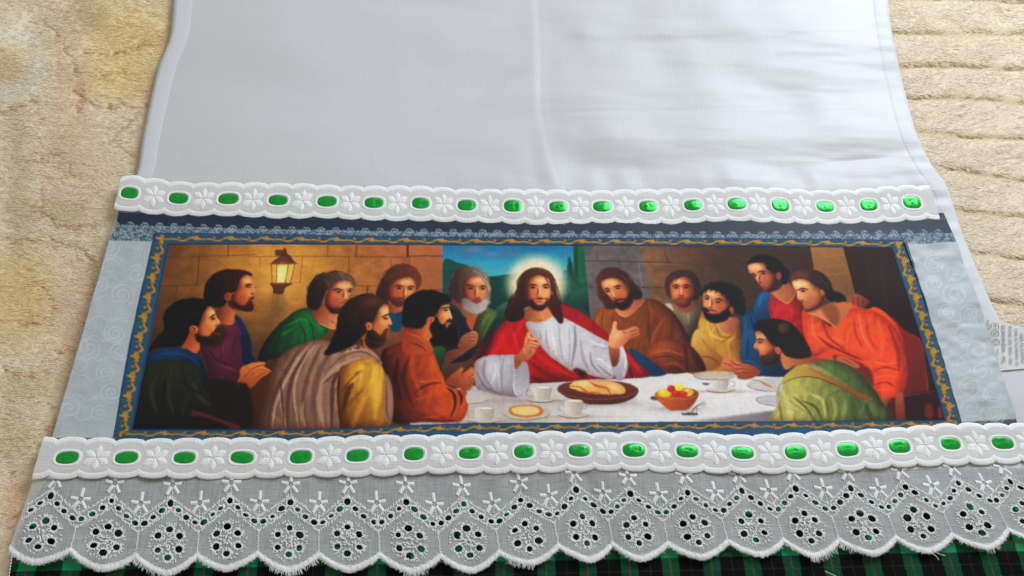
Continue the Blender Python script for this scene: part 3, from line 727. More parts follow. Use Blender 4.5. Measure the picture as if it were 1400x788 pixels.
S("372,500 400,482 425,492", 1.3, (170, 84, 56), .9); S("375,532 405,528", 1.1, (150, 66, 44), .6)
face(m, ["345,335 385,322 425,318"], [(390, 350)], "425,340 448,430", ["415,440 440,446"])
F("195,440 215,420 262,425 265,460 230,485 205,470", ((176, 84, 52), (200, 440), (206, 116, 76), (250, 440)), .5); S("225,435 245,450 225,475", 1.2, (90, 30, 18), .8)
# ---- man in beige shawl and yellow sleeve
T(340, 465, 5.627)
m = F("98,684 120,500 180,240 260,110 380,40 520,0 700,20 860,45 960,90 1020,160 1035,230 1090,310 1115,480 1090,650 980,690 400,690", ((122, 88, 72), (150, 500), (150, 112, 92), (800, 100)), .7)
folds(m, [("480,20 360,180 220,460 180,680", 4, (190, 150, 126), .75), ("400,60 300,220 190,440 150,660", 5, (80, 52, 42), .7), ("520,30 420,160 350,380 380,670", 4, (186, 146, 122), .7), ("450,90 340,280 300,480 300,680", 5, (74, 46, 38), .75), ("560,40 470,240 420,460 450,680", 6, (88, 58, 48), .65), ("640,80 540,250 500,450 520,680", 9, (98, 66, 58), .7), ("420,480 410,580 440,670", 5, (170, 130, 108), .6), ("240,420 260,560 290,680", 3.5, (168, 128, 104), .6), ("240,300 255,420 270,640", 3, (62, 36, 30), .7), ("600,60 720,80 900,70 1000,140", 5, (196, 158, 132), .65), ("620,220 720,130 860,90 980,140", 3, (112, 78, 64), .7), ("560,330 640,240 760,170 850,140", 6, (184, 144, 120), .75), ("570,340 640,280 700,240", 2.5, (90, 58, 46), .8), ("560,340 540,480 580,680", 7, (178, 138, 114), .7), ("640,280 620,460 610,680", 6, (152, 112, 90), .6), ("1050,280 1090,420 1070,620", 5, (160, 118, 98), .6), ("1060,330 1060,520 1080,620", 3, (100, 66, 52), .7)])
m = F("700,230 760,185 850,150 950,150 1010,200 1040,260 1042,480 1045,600 1070,650 960,672 720,682 700,640 680,420", ((120, 66, 18), (690, 560), (214, 156, 52), (960, 300)), .6)
folds(m, [("690,280 660,460 680,680", 10, (66, 24, 16), .8), ("860,240 780,300 720,400", 5, (112, 62, 18), .75), ("800,340 760,400 730,540", 8, (74, 32, 14), .8), ("880,380 800,460 730,560", 5, (122, 70, 20), .65), ("820,260 780,290 740,340", 3, (220, 160, 56), .6), ("960,180 980,350 970,600", 10, (228, 176, 72), .45), ("900,420 840,560 800,670", 8, (216, 150, 46), .45), ("1030,300 1035,480 1040,640", 3, (170, 112, 36), .6)])
S("700,240 650,330 640,480 640,680", 6, (44, 16, 14), .55, 3)
T(340, 340, 5.836)
F("880,720 920,660 980,680 950,790 900,790", ((150, 74, 40), (900, 700), (190, 104, 60), (950, 700)), .6)
h = F("720,520 780,430 880,375 980,365 1070,400 1120,440 1060,480 1030,560 960,620 930,680 880,720 820,780 700,830 600,850 660,740 700,640", ((14, 8, 8), (720, 650), (64, 30, 18), (960, 390)), .8)
B(985, 430, 12, 6, (112, 62, 34), .6, -15, h)
m = F("1050,470 1100,445 1118,490 1115,520 1145,600 1120,620 1125,650 1105,700 1080,740 960,720 960,640 1010,560", ((186, 108, 60), (990, 640), (238, 170, 106), (1095, 480)), .5)
F("950,640 1000,650 1050,690 1090,640 1125,640 1110,660 1100,700 1085,760 1000,800 930,760", ((40, 18, 12), (970, 720), (84, 44, 26), (1090, 690)), .9, .95)
S("1085,662 1118,652", 1.2, (150, 74, 50), .9)
face(m, ["1060,548 1095,530 1118,530"], [(1092, 560)], "1112,540 1138,600", ["1105,615 1130,618"])
F("930,610 950,590 980,600 980,640 950,655", ((170, 84, 52), (935, 610), (204, 118, 76), (975, 610)), .5); S("948,605 965,620 955,645", 1.1, (84, 28, 18), .8)
strands("780,440 900,375 1060,410", "760,720 900,640 1010,540", 18, 1.0, [(84, 44, 26), (8, 5, 5), (50, 22, 14)], .5)
wisps("620,830 700,640 720,520 790,425 890,372 990,366 1080,405", 40, (26, 14, 12)); wisps("880,700 900,760 860,790 800,800 700,830", 24, (30, 16, 12), .7, 2.5)
for x in (870, 890, 905): S([(x, 690), (x - 12, 740), (x + 6, 780)], 1.6, (34, 16, 12), .8)

LX[0] = -1.0
# ---- man in grey-green tunic
T(790, 340, 5.836)
m = F("690,450 760,450 960,440 1010,480 960,600 920,740 860,720 760,560", ((134, 122, 92), (760, 470), (92, 84, 62), (880, 640)), .7)
folds(m, [("800,520 840,600 870,700", 3, (96, 88, 64), .7), ("880,500 880,600", 3, (160, 148, 112), .5)]); F("690,450 740,440 760,500", (196, 186, 166), .8, .8)
F("770,430 920,430 930,480 860,515 780,480", ((160, 84, 56), (780, 450), (128, 62, 40), (920, 450)), .7)
h = F("700,260 740,200 820,172 900,185 960,240 985,320 960,400 930,410 740,390 700,340", ((74, 34, 22), (720, 280), (42, 18, 14), (960, 300)), .9)
m = F("740,280 790,240 860,225 910,260 925,330 910,410 880,460 820,470 770,430 745,370", ((196, 108, 70), (760, 320), (190, 100, 64), (900, 330)), .7)
B(800, 265, 7, 3.5, (222, 146, 104), .6, 0, m); B(890, 350, 5, 12, (140, 62, 40), .5, 0, m)
F("760,410 800,390 850,395 915,400 890,460 830,475 780,450", (90, 40, 26), 1, .6)
face(m, ["755,302 785,290 810,300", "840,302 870,292 900,304"], [(785, 312), (866, 314)], "822,305 828,365", ["800,372 830,378 850,370"], "795,408 830,402 862,408"); S("795,396 830,390 865,396", 1.4, (96, 42, 28), .7)
strands("720,240 830,174 950,230", "745,330 830,225 930,360", 14, 1, [(112, 58, 36), (30, 12, 10)], .5)
wisps("700,340 702,260 745,198 830,172 910,188 965,250 985,330 960,400", 34, (54, 24, 18))
# ---- man in brown, head inclined
m = F("100,610 150,500 210,460 330,440 560,400 660,430 770,520 860,660 940,800 1000,950 500,1000 200,900 60,700", ((150, 80, 26), (200, 520), (112, 52, 18), (700, 600)), .7)
F("760,520 860,650 950,800 1010,960 860,960 840,700", (66, 28, 16), 1.5, .8)
folds(m, [("200,500 190,600 220,680", 3, (108, 56, 18), .7), ("290,500 270,600", 3, (108, 52, 16), .6), ("570,500 560,640 580,780", 3, (84, 38, 14), .75), ("690,560 620,660 580,780", 4, (160, 84, 34), .6), ("640,540 600,640", 3, (90, 40, 14), .6), ("760,620 740,720 760,790", 4, (90, 40, 16), .6), ("400,580 480,700 460,780", 5, (130, 66, 22), .5), ("160,540 140,600", 3, (176, 100, 40), .5)])
m = F("300,480 380,440 530,405 500,450 430,510 380,545 330,530", ((206, 124, 78), (340, 510), (160, 82, 48), (500, 430)), .6); S("310,495 360,540 400,540 480,470 540,410", 1.6, (226, 160, 112), .5)
h = F("150,250 180,190 240,155 320,160 390,200 440,270 490,320 515,360 500,400 430,410 430,440 300,480 230,480 190,420 160,340", ((86, 40, 22), (170, 240), (44, 18, 14), (460, 340)), .9)
m = F("185,270 230,245 290,235 370,270 410,330 420,380 400,450 370,480 320,470 280,420 240,370 205,330", ((226, 148, 98), (230, 280), (176, 86, 52), (400, 380)), .7)
F("285,420 330,400 385,400 430,330 440,400 420,460 370,495 320,480", (44, 18, 14), 1, .93); S("310,425 345,420 370,412", 1.8, (176, 80, 66), .9); S("300,410 345,402 385,398", 1.5, (50, 20, 14), .85)
face(m, ["205,330 230,318 255,324", "285,308 320,295 355,302"], [(238, 342), (322, 318)], "270,330 292,388", ["282,398 310,394"])
B(240, 275, 6, 3, (240, 176, 126), .6, -20, m); B(360, 350, 5, 5, (206, 108, 68), .4, 0, m)
strands("190,190 260,156 420,240", "170,400 300,240 480,380", 18, 1, [(120, 62, 34), (28, 10, 10)], .5)
wisps("190,430 160,340 150,250 185,188 250,156 330,162 400,205 460,285 515,370", 40, (66, 28, 18))
# ---- man in yellow with blue cloak
T(960, 335, 5.627)
m = F("-40,800 -30,640 0,510 60,560 200,560 290,580 310,800 330,980 -60,1000 -120,900", ((196, 146, 60), (20, 560), (170, 118, 42), (250, 780)), .7)
folds(m, [("40,580 60,680 150,730", 4, (226, 184, 96), .5), ("100,590 140,700 230,710", 3, (126, 84, 28), .65), ("270,600 220,700 130,760", 3.5, (132, 88, 30), .6), ("0,640 -20,760 10,820", 4, (220, 176, 86), .5), ("200,740 260,700", 3, (216, 170, 80), .5)])
F("90,560 240,560 280,590 240,660 180,690 120,640", ((206, 132, 84), (130, 580), (150, 78, 48), (260, 600)), .7); S("95,590 150,670 200,690", 1.5, (226, 160, 108), .5)
m = F("290,560 330,500 400,500 470,560 520,650 560,900 500,1000 330,980 310,760", ((10, 70, 130), (330, 620), (8, 40, 86), (480, 760)), .7)
folds(m, [("330,560 340,700 370,900", 3, (20, 104, 176), .6), ("370,540 400,660 420,800", 4, (6, 36, 80), .7), ("300,600 310,760", 2, (4, 30, 66), .8)])
h = F("-20,400 20,330 90,290 180,290 260,320 310,390 330,480 320,540 250,520 230,480 180,430 110,390 60,360 0,380", (14, 11, 11), .8)
m = F("10,380 50,345 110,355 180,400 215,470 200,560 100,580 20,540 10,470", ((220, 142, 92), (60, 380), (150, 76, 46), (200, 500)), .7)
F("5,490 40,485 60,520 120,530 170,500 215,480 215,540 170,590 90,602 30,570", (18, 11, 11), .9, .96); S("30,520 65,525 95,530", 2.0, (176, 70, 68), .85); S("20,496 60,500 110,515", 1.6, (26, 14, 12), .9)
face(m, ["15,395 40,392 55,402", "95,425 130,415 165,435"], [(38, 415), (125, 442)], "62,410 55,470", ["50,482 80,488", "75,420 75,480"])
F("205,490 235,480 245,510 225,530", (160, 70, 56), .6); B(70, 372, 6, 2.5, (240, 178, 130), .6, 10, m)
for x, y in ((20, 350), (60, 335), (100, 345), (140, 365), (180, 400), (260, 380), (300, 440), (200, 330), (120, 300)): S([(x, y), (x + 12, y + 14), (x + 2, y + 30)], 1.6, (12, 8, 8), .8); S([(x + 5, y - 6), (x + 20, y + 4)], .8, (60, 48, 44), .5)
wisps("-20,400 15,335 90,288 185,290 265,322 315,400 330,500", 40, (14, 10, 10), .8, 2.2)
T(860, 450, 5.083)
F("430,120 470,0 540,60 620,170 660,210 640,260 560,285 500,240", ((206, 158, 70), (450, 60), (140, 86, 30), (600, 240)), .8); S("500,60 560,140 640,190", 4, (150, 104, 40), .6); S("500,190 570,200 640,250", 3, (110, 64, 24), .7)
m = F("780,60 830,0 900,60 940,180 1080,260 1100,330 900,320 840,250 780,220", ((14, 80, 142), (800, 60), (8, 36, 76), (1020, 300)), .7); S("800,220 860,230 930,300", 3, (20, 100, 166), .5); S("830,60 820,200", 4, (6, 40, 86), .7)
m = F("640,240 660,205 720,200 780,235 850,250 910,290 900,320 830,350 760,345 740,310 690,285 645,270", ((196, 108, 66), (700, 220), (140, 66, 40), (820, 340)), .6)
for p in ("650,235 690,245 720,265", "700,215 740,245 790,255", "720,280 780,275 830,285", "735,310 790,305 840,310", "745,335 790,330"): S(p, 1.2, (104, 44, 28), .75, .5, m)
for p in ("660,222 700,235", "730,225 770,245", "730,262 790,262", "745,295 800,292"): S(p, 1.2, (226, 142, 96), .55, .5, m)
# man in brown: lower sleeve and blue undergarment
F("0,140 100,180 240,290 250,320 150,330 60,300", ((8, 66, 120), (60, 200), (6, 42, 82), (200, 310)), .8)
m = F("100,180 150,120 240,80 380,90 480,170 535,290 420,300 300,310 240,270 180,210", ((156, 76, 28), (200, 130), (92, 38, 16), (420, 240)), .7)
folds(m, [("130,180 250,150 370,180", 3, (186, 100, 42), .5), ("170,200 280,190 380,240", 2.5, (76, 30, 12), .75), ("230,250 320,240 400,290", 3, (172, 84, 36), .5), ("260,290 330,270 380,300", 2, (70, 26, 12), .7), ("380,100 400,200 410,290", 5, (62, 26, 16), .7), ("440,170 480,240 520,290", 6, (54, 24, 16), .7)])

# ---- standing man in red with blue cloak
T(1000, 330, 7.167)
m = F("220,660 250,560 300,500 380,480 400,520 370,640 400,790 300,800 230,740", ((10, 84, 156), (260, 560), (6, 50, 104), (360, 720)), .6); S("300,520 270,640", 4, (24, 116, 192), .5, 2, m)
m = F("380,540 430,520 540,600 640,520 700,600 740,800 760,1000 480,1000 400,790 365,660", ((190, 30, 34), (420, 600), (160, 20, 28), (640, 760)), .6)
folds(m, [("400,560 380,640 400,740", 2, (120, 12, 18), .7), ("600,640 580,760", 5, (206, 44, 44), .5), ("680,640 700,780", 4, (130, 14, 22), .6)])
m = F("380,500 470,470 520,400 600,440 640,490 600,560 545,615 470,570 410,530", ((190, 112, 70), (420, 510), (150, 80, 48), (600, 470)), .7); S("420,545 490,580 545,610 600,560 640,500", 1.5, (226, 160, 116), .55)
h = F("160,225 190,170 270,135 370,140 460,180 520,250 570,300 560,360 540,420 490,410 470,340 420,310 360,280 330,220 220,215", (16, 10, 12), .8)
m = F("165,240 220,215 320,220 350,280 430,330 430,400 400,470 360,498 310,470 280,430 240,380 215,330 175,310", ((226, 150, 106), (210, 260), (140, 66, 42), (420, 400)), .6)
F("340,480 390,460 430,400 440,330 470,340 460,430 400,500", (52, 24, 18), 1.4, .65)
face(m, ["190,322 220,318 235,328", "258,305 295,292 335,300"], [(222, 340), (312, 318)], "255,335 262,385", ["270,405 300,402", "282,330 272,390"]); S("285,430 310,425 335,428", 2.0, (190, 60, 56), .9); S("295,455 330,452", 1.4, (120, 56, 40), .5)
F("440,320 470,300 490,330 480,370 450,375", (150, 70, 46), .6); B(230, 245, 7, 3, (240, 178, 136), .6, 0, m)
# ---- leaning man in orange-red
T(1100, 320, 5.252)
F("300,460 340,440 380,430 440,460 465,490 440,520 400,550 345,540 320,500", ((150, 78, 48), (340, 460), (110, 48, 32), (440, 520)), .6)
for p in ("345,450 350,500 345,530", "380,440 385,500 375,545", "415,455 420,500 400,545"): S(p, 1.2, (70, 26, 18), .8, .5)
m = F("-20,560 60,555 120,620 200,660 300,500 420,540 520,530 620,600 720,700 830,760 860,900 860,1200 500,1240 380,1120 300,1000 60,900 10,800", ((206, 62, 24), (60, 650), (226, 78, 34), (500, 700)), .7)
F("600,580 720,690 850,800 880,1240 720,1240 640,1000 700,800 660,660", ((110, 18, 14), (680, 700), (84, 14, 12), (820, 1000)), 2.0, .9)
T(1010, 420, 4.378)
m = F("405,100 420,40 480,40 560,130 660,20 760,10 870,60 960,160 1000,300 1010,420 960,560 880,560 800,500 790,400 800,330 700,310 560,250 480,290 430,290 415,200", ((226, 84, 40), (450, 80), (224, 70, 30), (900, 300)), .7)
folds(m, [("440,60 450,160 520,240", 3, (244, 120, 70), .55), ("500,80 540,180 640,260", 4, (150, 34, 16), .7), ("480,180 560,240 760,330", 4, (140, 28, 14), .75), ("690,60 700,160 740,240", 3.5, (160, 38, 18), .7), ("760,60 780,180 830,260", 4, (170, 44, 20), .65), ("720,40 740,160 800,270", 4, (250, 128, 76), .55), ("830,60 860,200 850,300", 6, (246, 112, 60), .5), ("900,120 950,260 960,380", 6, (150, 28, 18), .7), ("800,320 860,340 960,330", 3, (248, 118, 70), .6), ("810,380 880,360 960,380", 3, (150, 34, 16), .75), ("800,430 880,410 960,430", 3, (240, 96, 48), .6), ("800,470 880,450 940,480", 3, (146, 30, 14), .75), ("820,500 900,490", 3, (244, 104, 54), .6), ("560,180 640,220", 5, (240, 100, 54), .5), ("430,250 500,280", 3, (246, 120, 76), .6)])
F("560,290 640,300 760,350 800,400 800,480 700,420 620,360", (96, 18, 14), 1.5, .9)
m = F("585,300 620,290 660,310 720,345 720,365 680,360 620,335 590,325", (176, 88, 58), .6); S("620,310 700,350", 1.2, (100, 34, 24), .7)
F("835,530 900,545 960,560 940,620 890,640 860,580", ((170, 84, 44), (860, 540), (90, 34, 20), (920, 620)), .8); F("900,560 1010,540 1010,690 880,690", (70, 16, 14), 1.5, .85); F("945,530 985,525 990,680 950,690", (140, 70, 36), .8)
T(1130, 450, 5.086)
F("540,470 760,430 800,470 820,630 545,630", (44, 10, 10), .9); S("500,470 600,458 760,432", 1.8, (120, 44, 26), .8); F("685,530 730,525 740,615 690,615", (100, 26, 18), .9); F("775,545 800,545 812,610 780,615", (110, 40, 30), .9); F("480,460 530,460 545,630 490,630", ((150, 78, 38), (500, 470), (100, 46, 24), (520, 620)), .7)
T(960, 335, 5.627)
m = F("800,520 850,480 920,470 1010,440 1110,440 1150,470 1080,580 1030,640 980,600 900,560", ((180, 104, 60), (1000, 560), (206, 128, 80), (900, 540)), .7); F("900,470 1010,450 1060,560 1020,630 960,560", (120, 62, 36), 1.5, .7); S("900,550 980,600 1030,640", 1.6, (230, 160, 110), .6)
h = F("680,260 700,215 760,190 860,190 940,230 990,290 1010,350 1080,380 1110,430 1020,440 960,420 920,360 860,300 780,270 700,290", ((84, 48, 28), (720, 230), (20, 10, 10), (1000, 380)), .8)
B(770, 235, 9, 5, (120, 76, 46), .6, 10, h)
m = F("690,290 740,265 810,275 880,330 930,360 930,440 880,490 800,518 780,480 770,440 735,420 725,360", ((240, 178, 118), (730, 290), (150, 78, 44), (920, 440)), .6)
F("790,500 860,490 920,440 930,370 960,420 900,500 820,522", (86, 44, 26), 1.4, .6)
face(m, ["725,352 770,336 815,345"], [(775, 356)], "742,350 738,415", ["755,432 785,428"]); S("772,462 800,455 822,460", 1.8, (190, 80, 64), .85); S("765,450 800,440 830,446", 1.2, (130, 66, 42), .7)
F("905,350 930,345 940,380 915,390", (176, 88, 58), .6); B(735, 300, 6, 4, (250, 200, 146), .6, 0, m)
strands("700,240 800,192 960,250", "700,290 860,310 1000,400", 14, .9, [(132, 84, 52), (26, 12, 10)], .5)
# ---- front man in green, balding
T(1010, 420, 4.378)
m = F("225,520 235,470 280,410 360,340 440,315 530,315 640,340 730,400 800,480 850,560 890,690 240,690 225,600", ((176, 164, 92), (300, 450), (84, 98, 50), (700, 480)), .7)
F("440,330 540,312 650,345 740,405 810,490 870,600 700,500 560,400", ((92, 108, 58), (520, 330), (70, 84, 44), (760, 500)), 1, .95)
folds(m, [("330,540 400,600 460,690", 3, (78, 84, 34), .85), ("380,560 460,600 500,680", 4, (60, 70, 28), .7), ("430,520 500,560 520,660", 5, (206, 200, 124), .55), ("260,500 300,600 320,690", 8, (206, 198, 130), .5), ("560,540 580,620 560,690", 5, (176, 172, 92), .5), ("520,560 540,640", 5, (84, 94, 40), .7), ("640,560 620,690", 6, (150, 150, 80), .45), ("680,560 700,690", 7, (62, 74, 34), .65), ("760,580 800,690", 7, (50, 60, 28), .7), ("240,560 260,690", 4, (100, 112, 56), .8), ("300,560 420,640", 2, (110, 112, 52), .6)])
m = F("240,460 300,390 400,350 470,380 560,430 700,500 800,550 760,560 640,500 520,440 400,420 320,425 240,475", ((184, 158, 72), (280, 430), (130, 76, 34), (650, 480)), .6); S("240,472 330,428 430,418 540,450 700,530", 1.4, (80, 60, 24), .8); S("420,370 560,425 740,510", 3, (150, 92, 44), .6, 1.5, m)
F("250,280 300,260 340,300 440,300 520,320 450,335 340,350 280,375 255,330", ((190, 110, 66), (280, 340), (130, 66, 40), (460, 310)), .7)
h = F("90,110 130,80 210,70 290,85 350,130 400,200 435,270 420,300 350,310 280,290 240,240 200,210 170,170 110,150", (18, 13, 12), .8)
F("235,120 260,97 295,100 305,130 285,160 255,160", ((104, 66, 44), (250, 110), (62, 38, 26), (290, 150)), 1.6, .9)
m = F("100,150 130,145 170,190 215,240 250,260 240,310 200,345 140,340 125,290 120,265 90,245 105,200", ((224, 144, 90), (110, 180), (170, 92, 54), (210, 270)), .5)
F("130,295 160,285 200,250 235,260 250,310 220,340 170,350 135,335", (46, 24, 16), 1.2, .85); S("125,285 145,288", 1.5, (150, 70, 52), .9)
face(m, ["105,198 130,192 150,200"], [(128, 212)], "102,210 94,240", ["105,252 120,254"])
F("215,245 240,240 255,265 240,285 220,270", (176, 90, 58), .6)
for i in range(26):
    x, y = 110 + 12 * i % 300, 90 + (i * 37) % 160
    if x > 330: y = max(y, 170)
    S([(x, y), (x + 10, y + 8), (x + 4, y + 20)], 1.2, (40, 30, 26) if i % 2 else (8, 6, 6), .5, .5, h)

LX[0] = 1.0
# ---- central figure: white robe, red mantle
T(640, 450, 5.084)
# red mantle
m = F("60,250 100,140 180,20 280,-70 420,-120 560,-170 671,-172 800,-112 900,-30 990,50 1030,100 1100,140 1200,250 1265,325 1100,345 820,352 700,365 430,380 100,420", ((196, 22, 24), (200, 60), (150, 14, 20), (620, 330)), .7)
F("40,180 120,60 180,0 150,160 60,240", (70, 14, 18), 2, .8)
folds(m, [("200,0 180,100 120,170", 6, (150, 10, 16), .6), ("300,0 330,80 350,150", 4, (226, 44, 38), .55), ("380,-20 400,60", 4, (140, 10, 16), .6), ("430,140 560,240 760,350", 6, (214, 30, 30), .55), ("430,230 540,310 680,360", 7, (116, 8, 16), .75), ("430,330 520,365 620,370", 6, (90, 6, 14), .8), ("250,-30 240,60 260,140", 4, (206, 36, 32), .5), ("1080,150 1160,250 1220,330", 5, (214, 30, 30), .6), ("1120,260 1140,340", 6, (90, 10, 18), .8), ("480,110 600,200 760,330", 3, (226, 60, 50), .45)])
# white tunic chest
m = F("400,-40 440,-60 520,-90 620,-92 700,-62 800,-8 930,66 975,92 980,130 1000,230 1010,340 900,335 820,310 760,270 720,290 640,240 560,180 500,110 440,40", ((206, 202, 208), (560, 20), (186, 180, 188), (860, 200)), .6)
folds(m, [("540,0 545,80 560,140", 2, (140, 132, 140), .7), ("500,20 510,80", 2, (150, 142, 150), .6), ("630,-20 640,100 660,220", 3, (150, 144, 152), .5), ("740,-20 745,100 720,260", 4, (118, 108, 116), .7), ("700,0 705,120 700,260", 3, (160, 152, 160), .5), ("780,80 800,200 840,290", 5, (140, 132, 142), .6), ("850,160 860,240 920,310", 3, (120, 110, 122), .7), ("860,130 900,120 960,140", 3, (150, 142, 150), .6), ("880,200 930,220 1000,280", 3, (226, 222, 228), .6), ("820,60 900,110 960,120", 4, (226, 222, 226), .5), ("590,20 600,140 640,220", 4, (226, 224, 228), .6), ("900,250 960,300 1000,330", 3, (124, 114, 126), .6)], .72, .12)
F("730,280 800,290 830,320 800,340", (50, 14, 18), 1.2, .9)
# right (far) sleeve opening and raised hand
F("1000,240 1060,110 1100,180 1110,270 1080,350 1040,355 1020,330", ((196, 190, 198), (1080, 160), (150, 142, 152), (1040, 330)), .6); F("980,110 1050,130 1045,230 1010,265 990,220", ((176, 92, 54), (1000, 130), (100, 46, 30), (1030, 240)), .7); S("1062,130 1095,200 1080,330", 2, (226, 222, 228), .7)
m = F("975,90 985,40 1000,10 1005,-30 1020,-55 1035,-40 1030,0 1070,10 1110,0 1160,-20 1190,0 1185,20 1195,30 1180,48 1120,80 1080,110 1040,135 990,125", ((226, 150, 104), (1040, 30), (184, 100, 62), (1120, 90)), .6)
B(1030, 45, 6, 6, (242, 180, 138), .7, 0, m)
for p in ("1105,30 1150,12 1185,5", "1110,55 1150,38 1190,25", "1105,80 1140,60 1180,45", "1070,15 1100,30"): S(p, 1.3, (132, 58, 38), .8, .5, m)
S("1010,-45 1015,0 1000,30", 1.4, (246, 186, 140), .6, .5, m)
# left sleeve
m = F("50,230 130,185 240,180 330,182 400,230 425,300 425,400 385,460 350,475 240,465 130,440 60,410 45,330", ((196, 190, 198), (120, 220), (150, 142, 152), (330, 430)), .6)
folds(m, [("120,220 110,320 170,420", 5, (132, 124, 134), .65), ("180,230 190,300 160,380", 4, (222, 218, 224), .55), ("250,190 230,320 240,450", 4, (140, 132, 142), .6), ("300,200 300,330 290,450", 4, (160, 152, 162), .6), ("200,200 210,300 220,400", 4, (216, 212, 218), .5), ("60,300 120,400 220,450", 4, (120, 112, 122), .6), ("340,300 320,400 330,465", 3, (220, 216, 222), .6)], .66, .12)
F("325,290 400,230 420,300 422,390 380,450 340,460 320,400", ((150, 142, 150), (400, 250), (180, 172, 182), (350, 440)), .7); S("322,300 318,400 345,468 385,455 420,390", 1.4, (226, 222, 226), .7)
m = F("320,200 340,180 380,130 390,90 400,50 420,15 438,20 436,50 500,62 505,72 460,85 495,100 490,125 470,130 475,150 450,185 420,215 380,230 330,280", ((216, 136, 92), (420, 80), (150, 76, 46), (360, 230)), .6)
for p in ("410,75 450,82 495,78", "420,100 455,105 490,118", "430,125 455,130 470,150", "425,70 410,110", "432,135 430,180"): S(p, 1.2, (120, 52, 34), .8, .5, m)
for p in ("425,25 420,60", "440,68 490,68", "435,92 485,106", "385,130 400,170"): S(p, 1.4, (240, 176, 130), .6, .5, m)
# head
T(690, 340, 7.16)
F("190,680 220,590 280,560 400,570 470,640 420,700 330,725 240,710", ((150, 78, 46), (240, 620), (206, 128, 78), (370, 660)), .7); S("300,690 345,705 385,690", 2, (120, 58, 34), .5, 1.5); S("340,610 370,660 375,710", 2.5, (230, 156, 104), .5, 1.5)
h = F("120,400 130,330 165,255 230,205 310,195 400,205 460,250 495,330 510,420 530,500 545,580 570,640 572,720 540,735 490,680 450,610 420,560 200,580 190,660 140,710 40,710 0,620 60,560 105,480", ((40, 14, 14), (100, 560), (96, 46, 24), (420, 240)), .8)
F("420,430 470,400 520,480 560,640 555,720 500,680 440,600", ((70, 26, 18), (450, 450), (58, 14, 14), (540, 650)), 1, .7)
m = F("212,340 240,300 300,270 330,262 380,275 430,300 445,350 450,430 440,480 410,550 370,600 320,605 270,570 240,520 205,440", ((184, 98, 58), (215, 420), (230, 156, 104), (400, 360)), .6)
B(350, 310, 7, 3.6, (246, 182, 130), .7, 0, m); B(225, 450, 3.5, 12, (110, 46, 28), .6, 5, m); B(395, 440, 4, 5, (232, 156, 108), .5, 0, m); B(270, 440, 5, 5, (204, 116, 74), .5, 0, m)
F("245,500 275,500 300,540 345,555 395,530 415,480 425,500 415,560 380,600 320,610 270,590 248,550", (58, 24, 16), .9, .92); S("265,510 300,492 345,498 395,490 412,505", 1.7, (74, 32, 20), .8)
S("305,526 345,520 375,525", 1.6, (160, 58, 48), .9)
face(m, ["235,368 270,352 318,364", "372,362 405,352 438,362"], [(275, 384), (402, 382)], "345,370 348,455", ["315,478 345,486 370,478", "328,385 318,465"])
for x, y in ((275, 384), (402, 382)): S([(x - 20, y - 5), (x, y - 9), (x + 20, y - 4)], .9, (40, 16, 12), .9, .4); B(x, y, 1.1, .9, (30, 14, 14), .9); B(x - 7, y + 1, .7, .5, (220, 190, 170), .6)
F("455,425 470,415 475,445 460,460", (180, 96, 60), .6, .8)
strands("170,260 310,197 310,197", "40,690 130,700 200,560", 18, 1.0, [(30, 10, 10), (86, 40, 24), (60, 24, 18)], .5); strands("320,197 400,208 470,270", "440,420 530,650 560,720", 14, 1.0, [(110, 56, 30), (40, 14, 12)], .5)
wisps("0,640 60,560 105,480 120,400 130,330 165,255 230,205 310,195 400,205 460,250 495,330 510,420 545,580 575,720", 50, (48, 20, 16)); strands("120,420 190,450 210,560", "0,640 60,730 190,690", 16, 1.6, [(38, 14, 14), (62, 24, 18)], .8)
S("318,198 325,230 330,262", 1.2, (60, 26, 16), .8)

# ---- things on the printed table
T(640, 450, 5.084)
DK = (90, 62, 50)
B(920, 515, 56, 5, (120, 106, 100), .55)
F("620,415 660,380 780,362 900,358 1040,365 1150,390 1185,430 1150,480 1060,515 940,525 820,518 700,480 640,445", ((112, 56, 40), (900, 370), (74, 30, 22), (900, 520)), .5); S("628,420 700,465 900,490 1100,470 1180,432", 1.6, (150, 84, 58), .6)
m = F("705,395 740,365 820,358 930,360 1020,370 1080,400 1092,440 1040,455 900,455 800,440 720,415", ((226, 176, 108), (760, 380), (214, 150, 84), (1000, 440)), .6)
S("710,398 780,405 830,440 920,440", 3.2, (176, 84, 34), .85, .9, m); S("840,362 890,395 960,410 990,450", 3.4, (170, 80, 32), .85, .9, m); B(800, 385, 9, 4, (244, 208, 144), .7, 0, m); B(1010, 405, 10, 4.5, (246, 212, 150), .7, 15, m); S("720,418 850,450 1060,456", 1.6, (130, 58, 26), .7)
